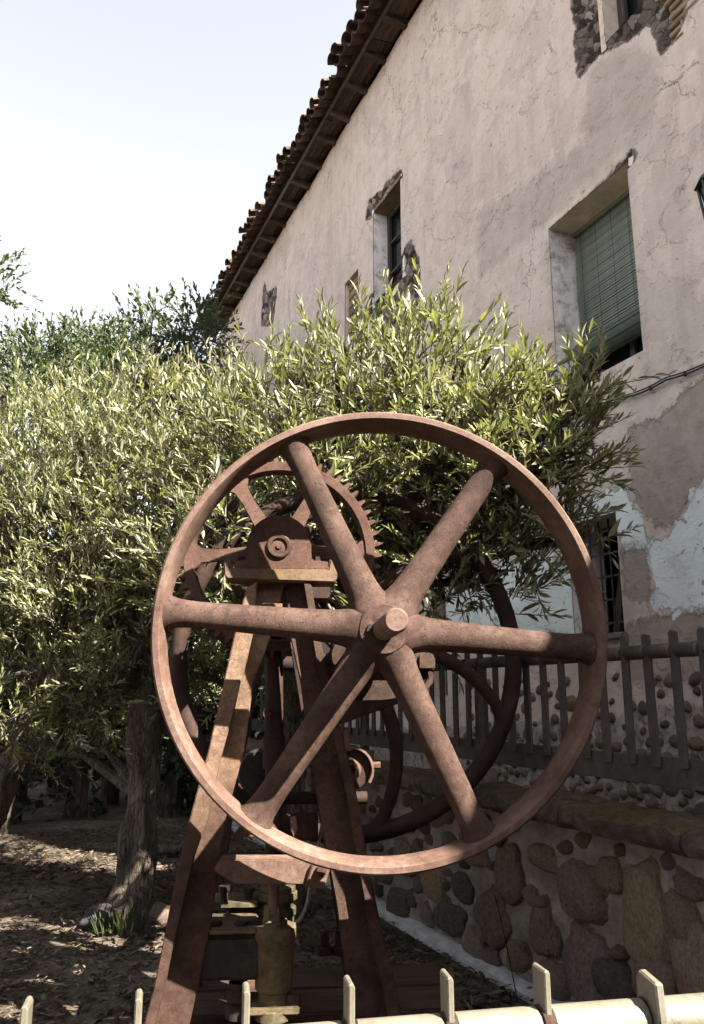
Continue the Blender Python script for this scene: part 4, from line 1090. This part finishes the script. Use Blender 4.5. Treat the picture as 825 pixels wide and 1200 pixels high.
def tree(name, label, cat, base, trunk, blobs, shoots_per, leaf=(.08, .125), wid=.185, mat='leaf', group=None, seed=1, up=.8, nleaf=(12, 20), singles=300, slen=(.24, .48), T=LT, limb_from=.75, bark='bark', cap=None):
    """trunk: list of (point, radius) world; blobs: [(centre, radius)]; each blob gets shoots with leaves along them"""
    r = np.random.default_rng(seed); base = Vector(base)
    root = empty(name, base); tag(root, label, cat, group)
    # trunk with bumps
    b = MB(); pts = []; rad = []
    for i in range(len(trunk) - 1):
        (p, a), (q, c) = trunk[i], trunk[i + 1]
        n = 18
        for k in range(n + (i == len(trunk) - 2)):
            t = k / n; w = Vector(p).lerp(Vector(q), t); w += Vector((noise.noise(w * 2.1 + Vector((seed, 0, 0))), noise.noise(w * 2.1 + Vector((0, seed, 9))), 0)) * .05 * min(1, i + t)
            pts.append(w - base); rad.append((a + (c - a) * t) * (1 + .14 * noise.noise(w * 5)))
    b.tube(pts, rad, 36)
    vv = []
    for v in b.v:
        v = Vector(v); n_ = noise.noise((v.x * 17, v.y * 17, v.z * 2.6 + seed)) + .6 * noise.noise((v.x * 38, v.y * 38, v.z * 6)); m_ = noise.noise((v.x * 16 + 7, v.y * 16, v.z * 2.6)) + .6 * noise.noise((v.x * 36 + 3, v.y * 36, v.z * 6 + 5))
        vv.append(v + Vector((n_, m_, 0)) * .026)
    b.v = vv
    b.build('trunk', M[bark], root, smooth=True)
    top = [Vector(p) for p, a in trunk[1:]]
    lb = MB()
    for c, rr in blobs:
        c = Vector(c)
        s = min(top, key=lambda p: (p - c).length + .3 * abs(p.z - c.z)); s2 = s.lerp(c, .5) + Vector((r.normal() * .1, r.normal() * .1, .12))
        rb_ = min(.05, trunk[-1][1] * .8)
        lb.tube([s - base, s2 - base, c - base], [rb_, rb_ * .65, rb_ * .3], 7)
        for k in range(6):
            e = c + Vector(nrm(r.normal(size=3) + np.array([0, 0, .5]))) * rr * .8
            m_ = s2.lerp(c, .3 + .7 * r.random()); lb.tube([m_ - base, m_.lerp(e, .5) + Vector((0, 0, .04)) - base, e - base], [rb_ * .42, rb_ * .3, rb_ * .14], 5)
    lb.build('limb', M[bark], root, smooth=True)
    # shoots
    PP, DD, NN, LL = [], [], [], []; tw = []
    for c, rr in blobs:
        n = int(shoots_per * (rr / .6) ** 2)
        o = nrm(r.normal(size=(n, 3))); rad_ = rr * (.45 + .55 * r.random(n) ** .6)
        s = np.array(c) + o * rad_[:, None] * np.array([1, 1, .9])
        keep_ = np.array([noise.noise(Vector(q * 2.6) + Vector((seed, 0, 0))) + .5 * noise.noise(Vector(q * 6)) > -.13 for q in s]) if rr > .2 and up > .6 else np.ones(n, bool)
        s = s[keep_]; o = o[keep_]; n = len(s)
        d = nrm(o * .75 + np.array([0, 0, up]) + r.normal(size=(n, 3)) * .42)
        ln = r.uniform(*slen, n)
        for i in range(n):
            m = r.integers(*nleaf); t = np.linspace(.08, 1, m)
            side = nrm(np.cross(d[i], r.normal(size=3))); oth = np.cross(d[i], side)
            bend = np.array([0, 0, -.10]) * ln[i]
            pos = s[i] + d[i] * (t * ln[i])[:, None] + bend * (t ** 2)[:, None]
            ph = np.arange(m) // 2 * (math.pi / 2) + (np.arange(m) % 2) * math.pi + r.normal(size=m) * .35
            rad_dir = side * np.cos(ph)[:, None] + oth * np.sin(ph)[:, None]
            op = r.uniform(.45, 1.15, m) * (1.15 - .75 * t)
            dv = nrm(d[i] + rad_dir * op[:, None] + r.normal(size=(m, 3)) * .12)
            PP.append(pos); DD.append(dv); NN.append(nrm(d[i] * .9 - rad_dir * .3 + np.array([0, 0, .7]) + r.normal(size=(m, 3)) * .45))
            LL.append(r.uniform(*leaf, m) * (1.0 - .35 * t ** 3) * (.6 + .4 * min(1, ln[i] / .3)))
            tw.append((s[i] - d[i] * .04, s[i] + d[i] * ln[i] + bend))
    P = np.concatenate(PP); Dv = np.concatenate(DD); Nv = np.concatenate(NN); L = np.concatenate(LL); L = L * np.clip(r.normal(1, .22, len(L)), .45, 1.5)
    if cap is not None:
        ok = cap(P); P, Dv, Nv, L = P[ok], Dv[ok], Nv[ok], L[ok]
    W = L * wid * r.uniform(.8, 1.2, len(L)); rnd = r.random(len(L))
    inf, z = inframe(P)
    order = np.argsort(np.where(inf, z - L * 3, 1e6))
    sel = order[:singles]; sel = sel[inf[sel]]
    mask = np.ones(len(P), bool); mask[sel] = False
    V = leaf_verts(P[mask], Dv[mask], Nv[mask], L[mask], W[mask], T) - np.array(base)
    o = npmesh('foliage', V.reshape(-1, 3), leaf_faces(int(mask.sum())), M[mat], root, dict(rnd=np.repeat(rnd[mask], 8))); o['kind'] = 'stuff'
    for i in sel:
        x = Vector(Dv[i]); y = Vector(Nv[i]).cross(x).normalized(); zz = x.cross(y)
        ob = bpy.data.objects.new('leaf', leaf_mesh(mat, int(rnd[i] * 6), T)); C.objects.link(ob); ob.parent = root
        mt = Matrix((x * L[i], y * W[i], zz * L[i])).transposed().to_4x4(); mt.translation = Vector(P[i]) - base
        ob.matrix_basis = mt
    # twigs
    A = np.array([t[0] for t in tw]) - np.array(base); E_ = np.array([t[1] for t in tw]) - np.array(base)
    d = nrm(E_ - A); u = nrm(np.cross(d, np.array([.3, .2, 1]))); w = np.cross(d, u)
    ring = [u, -.5 * u + .87 * w, -.5 * u - .87 * w]
    V = np.concatenate([np.stack([A + q * .0045 for q in ring], 1), np.stack([E_ + q * .0018 for q in ring], 1)], 1)
    Fq = np.array([(0, 1, 4, 3), (1, 2, 5, 4), (2, 0, 3, 5)])
    o = npmesh('twigs', V.reshape(-1, 3), (Fq[None] + 6 * np.arange(len(A))[:, None, None]).reshape(-1, 4), M[bark], root); o['kind'] = 'stuff'
    return root
def B_(l): return [(at(x, y, d), r) for x, y, d, r in l]

# olive on the left (trunk in view)
tb = onZ(150, 1078, 0)
tree('olive_tree', 'leafy olive tree on the left with an upright furrowed trunk in view', 'tree', tb,
     [(tb + Vector((0, 0, -.05)), .18), (tb + Vector((.01, 0, .2)), .128), (tb + Vector((.04, 0, .8)), .115), (tb + Vector((.06, .0, 1.5)), .12), (tb + Vector((.0, .05, 1.9)), .10)],
     B_([(170, 525, 6.5, .62), (245, 520, 6.0, .52), (90, 540, 6.6, .62), (160, 610, 6.2, .72), (255, 605, 5.6, .52), (70, 640, 6.2, .65), (220, 700, 5.7, .52), (130, 725, 5.9, .6), (268, 800, 5.9, .26), (228, 770, 6.1, .36), (50, 750, 6.0, .55), (300, 555, 5.4, .42), (120, 650, 6.9, .8), (30, 650, 7.4, .8), (210, 620, 6.9, .7), (285, 620, 4.75, .30), (240, 660, 5.0, .30), (30, 800, 5.6, .34), (90, 815, 5.7, .30), (150, 790, 5.6, .28), (0, 850, 5.6, .26), (110, 850, 6.6, .30), (60, 870, 6.8, .26), (20, 880, 6.9, .24), (215, 800, 6.6, .30)]),
     250, leaf=(.06, .098), wid=.225, seed=3)
# olive behind the machine, crown against the facade
tb2 = Vector((2.0, 5.9, 0))
tree('olive_tree', 'sunlit olive tree behind the big flywheel with shoots rising against the facade', 'tree', tb2,
     [(tb2 + Vector((0, 0, -.05)), .17), (tb2 + Vector((.0, 0, .5)), .12), (tb2 + Vector((-.05, -.1, 1.5)), .105), (tb2 + Vector((-.05, -.35, 2.0)), .09)],
     B_([(335, 515, 5.3, .50), (410, 470, 5.15, .44), (490, 460, 5.05, .44), (555, 470, 4.95, .38), (612, 495, 4.9, .34), (652, 492, 4.75, .20), (420, 540, 5.1, .48), (520, 530, 4.9, .48), (600, 540, 4.85, .38), (648, 535, 4.8, .27), (440, 625, 5.15, .46), (540, 625, 5.1, .42), (615, 615, 4.85, .30), (510, 680, 5.0, .32), (588, 680, 4.9, .24), (350, 600, 4.75, .34), (385, 690, 5.2, .36), (695, 447, 4.8, .09), (675, 545, 4.8, .12), (682, 630, 4.85, .09)]),
     280, leaf=(.068, .11), wid=.235, seed=5)
# unseen olives added left of the frame to block low sky on that side
for i, (x, y, h_) in enumerate([(-4.6, 7.2, 3.8), (-4.2, 3.4, 3.9)]):
    b0 = Vector((x, y, 0))
    tree('olive_tree', ['tall bushy olive left of the frame at the back of the row', 'tall bushy olive left of the frame nearer to the lane'][i], 'tree', b0, [(b0, .2), (b0 + Vector((.05, 0, 1.1)), .15), (b0 + Vector((0, .1, 2.2)), .12)],
         [(b0 + Vector((0, 0, h_)), 1.5), (b0 + Vector((.5, .6, h_ - 1.0)), 1.1), (b0 + Vector((-.5, .2, h_ - .5)), 1.3), (b0 + Vector((.1, -1.0, h_ - .9)), 1.2), (b0 + Vector((0, .5, h_ + 1.1)), 1.2), (b0 + Vector((0, -.6, h_ + .8)), 1.1)], 62, seed=70 + i, singles=0, leaf=(.12, .18), wid=.24)
tb3 = at(-10, 985, 7.3); tb3.z = 0
tree('olive_tree', 'olive tree at the left edge with a pale trunk leaning to the right', 'tree', tb3,
     [(tb3 + Vector((-.25, 0, -.05)), .18), (tb3 + Vector((-.12, 0, .3)), .15), (tb3 + Vector((.18, 0, .95)), .13), (tb3 + Vector((.32, 0, 1.6)), .11)],
     B_([(30, 535, 7.3, .6), (-30, 550, 7.0, .7), (10, 620, 6.8, .7), (-60, 640, 6.5, .8), (20, 760, 6.3, .5), (40, 830, 6.2, .34), (-40, 760, 6.4, .6), (95, 845, 6.3, .24)]),
     170, leaf=(.05, .09), mat='leaf2', seed=8, wid=.2)
# trees and shrubs further back
def far(px, py, d, r_, h, k, label, seed, mat='leaf_far', name='background_tree', cat='tree', sp=110, lf=(.07, .12), w=.42):
    c = at(px, py, d); base = Vector((c.x, c.y, 0)); rr = np.random.default_rng(seed)
    bl = [(c, r_)] + [(c + Vector(rr.normal(size=3)) * r_ * .75, r_ * rr.uniform(.45, .7)) for _ in range(k)]
    tree(name, label, cat, base, [(base, .14), (base + Vector((.05, 0, .4 * c.z)), .11), (base + Vector((0, 0, .7 * c.z)), .08)], bl, sp, leaf=lf, wid=w, mat=mat, seed=seed, T=LTB, singles=0, slen=(.3, .65), nleaf=(9, 15), up=.45)
far(50, 448, 14, .95, 4, 7, 'dark broad leaved tree rising behind the left olive below open sky', 21)
far(160, 436, 13, .68, 4, 6, 'dark green tree with loose upright branches close to the end of the roof', 22)
far(-60, 500, 15, .9, 4, 6, 'tall tree at the far left behind the leaning olive', 23)
far(105, 430, 14.5, .7, 4, 6, 'dark tree top between its two taller neighbours behind the left olive', 25)
far(215, 470, 17, .8, 4, 5, 'small dark tree beside the far corner of the house', 24)
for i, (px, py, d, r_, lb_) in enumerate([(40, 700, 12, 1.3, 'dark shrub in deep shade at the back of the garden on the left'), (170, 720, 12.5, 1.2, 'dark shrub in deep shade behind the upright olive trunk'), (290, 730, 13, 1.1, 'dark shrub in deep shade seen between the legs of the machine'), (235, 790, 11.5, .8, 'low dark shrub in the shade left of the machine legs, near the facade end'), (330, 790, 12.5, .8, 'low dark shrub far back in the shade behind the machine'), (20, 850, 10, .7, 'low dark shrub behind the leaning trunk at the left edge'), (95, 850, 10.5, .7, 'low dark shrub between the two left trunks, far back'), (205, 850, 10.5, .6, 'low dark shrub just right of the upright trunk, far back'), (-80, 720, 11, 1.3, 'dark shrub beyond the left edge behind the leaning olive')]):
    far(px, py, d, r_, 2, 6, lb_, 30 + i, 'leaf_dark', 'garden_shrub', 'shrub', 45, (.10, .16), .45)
for i, (x, y, lb_) in enumerate([(-.35, 9.0, 'thin bare trunk in the shade between the two left olives'), (.1, 10.2, 'slender dark trunk far back under the canopy')]):
    b0 = Vector((x, y, 0)); tree('olive_tree', lb_, 'tree', b0, [(b0, .11), (b0 + Vector((.1, 0, .8)), .08), (b0 + Vector((.22, 0, 1.8)), .06)], [(b0 + Vector((.2, 0, 2.3)), .7), (b0 + Vector((-.4, .2, 2.6)), .6)], 90, seed=40 + i, singles=0)

# fallen leaves, grass, clods
def litter():
    n = 26000; r = np.random.default_rng(11)
    P = np.stack([r.uniform(-3.5, 2.6, n), 3.2 + 7 * r.random(n) ** 1.4, np.zeros(n)], 1)
    P[:, 2] = np.array([.05 * noise.noise((p[0] * .7, p[1] * .7, 0)) + .02 * noise.noise((p[0] * 2.6, p[1] * 2.6, 3)) for p in P]) + r.uniform(-.004, .018, n)
    a = r.uniform(0, 2 * math.pi, n); Dv = np.stack([np.cos(a), np.sin(a), r.normal(size=n) * .25], 1)
    Nv = np.stack([r.normal(size=n) * .35, r.normal(size=n) * .35, np.ones(n)], 1); L = r.uniform(.03, .085, n)
    o = npmesh('leaf_litter', leaf_verts(P, Dv, Nv, L, L * r.uniform(.16, .4, n)).reshape(-1, 3), leaf_faces(n), M['litter'], None, dict(rnd=np.repeat(r.random(n), 8)))
    tag(o, 'dry fallen leaves strewn over the bare garden soil', 'leaf litter', None, 'stuff')
litter()
def clods():
    r = np.random.default_rng(13); mb = MB()
    bm = bmesh.new(); bmesh.ops.create_icosphere(bm, subdivisions=1, radius=1); vs = [v.co.copy() for v in bm.verts]; fs = [tuple(v.index for v in f.verts) for f in bm.faces]; bm.free()
    for k in range(1600):
        x, y = r.uniform(-3, 2.55), 3.4 + 5 * r.random() ** 1.3; s = r.uniform(.006, .026) * (1 if r.random() < .95 else 1.7)
        mb.add([Vector((x, y, .05 * noise.noise((x * .7, y * .7, 0)))) + Vector((v.x * s * r.uniform(.7, 1.3), v.y * s, v.z * s * .7)) for v in vs], fs)
    tag(mb.build('soil_clods', M['ground']), 'small clods and stones on the bare soil', 'soil', None, 'stuff')
clods()
def tuft(c, n, h, seed, label):
    r = np.random.default_rng(seed); a = r.uniform(0, 6.28, n); rad = r.random(n) ** .5 * .16
    P = np.stack([np.cos(a) * rad, np.sin(a) * rad, np.zeros(n)], 1) + np.array(c)
    Dv = np.stack([np.cos(a) * .35 + r.normal(size=n) * .2, np.sin(a) * .35 + r.normal(size=n) * .2, np.ones(n)], 1)
    L = h * r.uniform(.5, 1.1, n); Nv = np.stack([np.cos(a + 1.5), np.sin(a + 1.5), np.full(n, .2)], 1)
    o = npmesh('grass_tuft', leaf_verts(P, Dv, Nv, L, L * .07).reshape(-1, 3), leaf_faces(n), M['grass'], None, dict(rnd=np.repeat(r.random(n), 8)))
    tag(o, label, 'grass', None, 'stuff')
q = onZ(140, 1092, .02); tuft(q, 70, .17, 51, 'small grass tuft at the foot of the upright olive trunk')
# dry stalk in front of the low wall
p = onZ(633, 1165, 0); st = MB(); st.tube([(p.x - .2, p.y - .1, 0), (p.x - .24, p.y - .1, .2), (p.x - .29, p.y - .09, .45), (p.x - .31, p.y - .09, .52)], .003, 4); tag(st.build('dry_stalk', M['litter']), 'thin dry stalk standing before the low stone wall', 'dry stalk')
# boulders at the trunk foot and fallen log
rk = blob('rock', 60, 3, .2); rk.materials.append(M['stone'])
for i, (px, py, s, lb_) in enumerate([(120, 1085, .13, 'rough stone at the left of the olive trunk foot'), (190, 1080, .12, 'rough stone at the right of the olive trunk foot')]):
    p = onZ(px, py, 0); o = bpy.data.objects.new('rock', rk); C.objects.link(o); o.location = (p.x, p.y, .03); o.scale = (s, s * .8, s * .7); o.rotation_euler = (0, 0, i * 2); tag(o, lb_, 'rock')
p = onZ(205, 1005, 0); b = MB(); b.tube([(p.x - .15, p.y + .1, .06), (p.x + .2, p.y, .06), (p.x + .5, p.y - .05, .05)], [.05, .045, .04], 10); tag(b.build('log', M['bark'], smooth=True), 'pale fallen log lying in the shade behind the machine', 'log')
# garden wall closing the far end
gw = MB(); gw.box((-10, 19.2, .9), (28, .3, 1.8)); tag(gw.build('garden_wall', M['old_wood']), 'grey garden wall far back in the shade under the trees', 'garden wall')
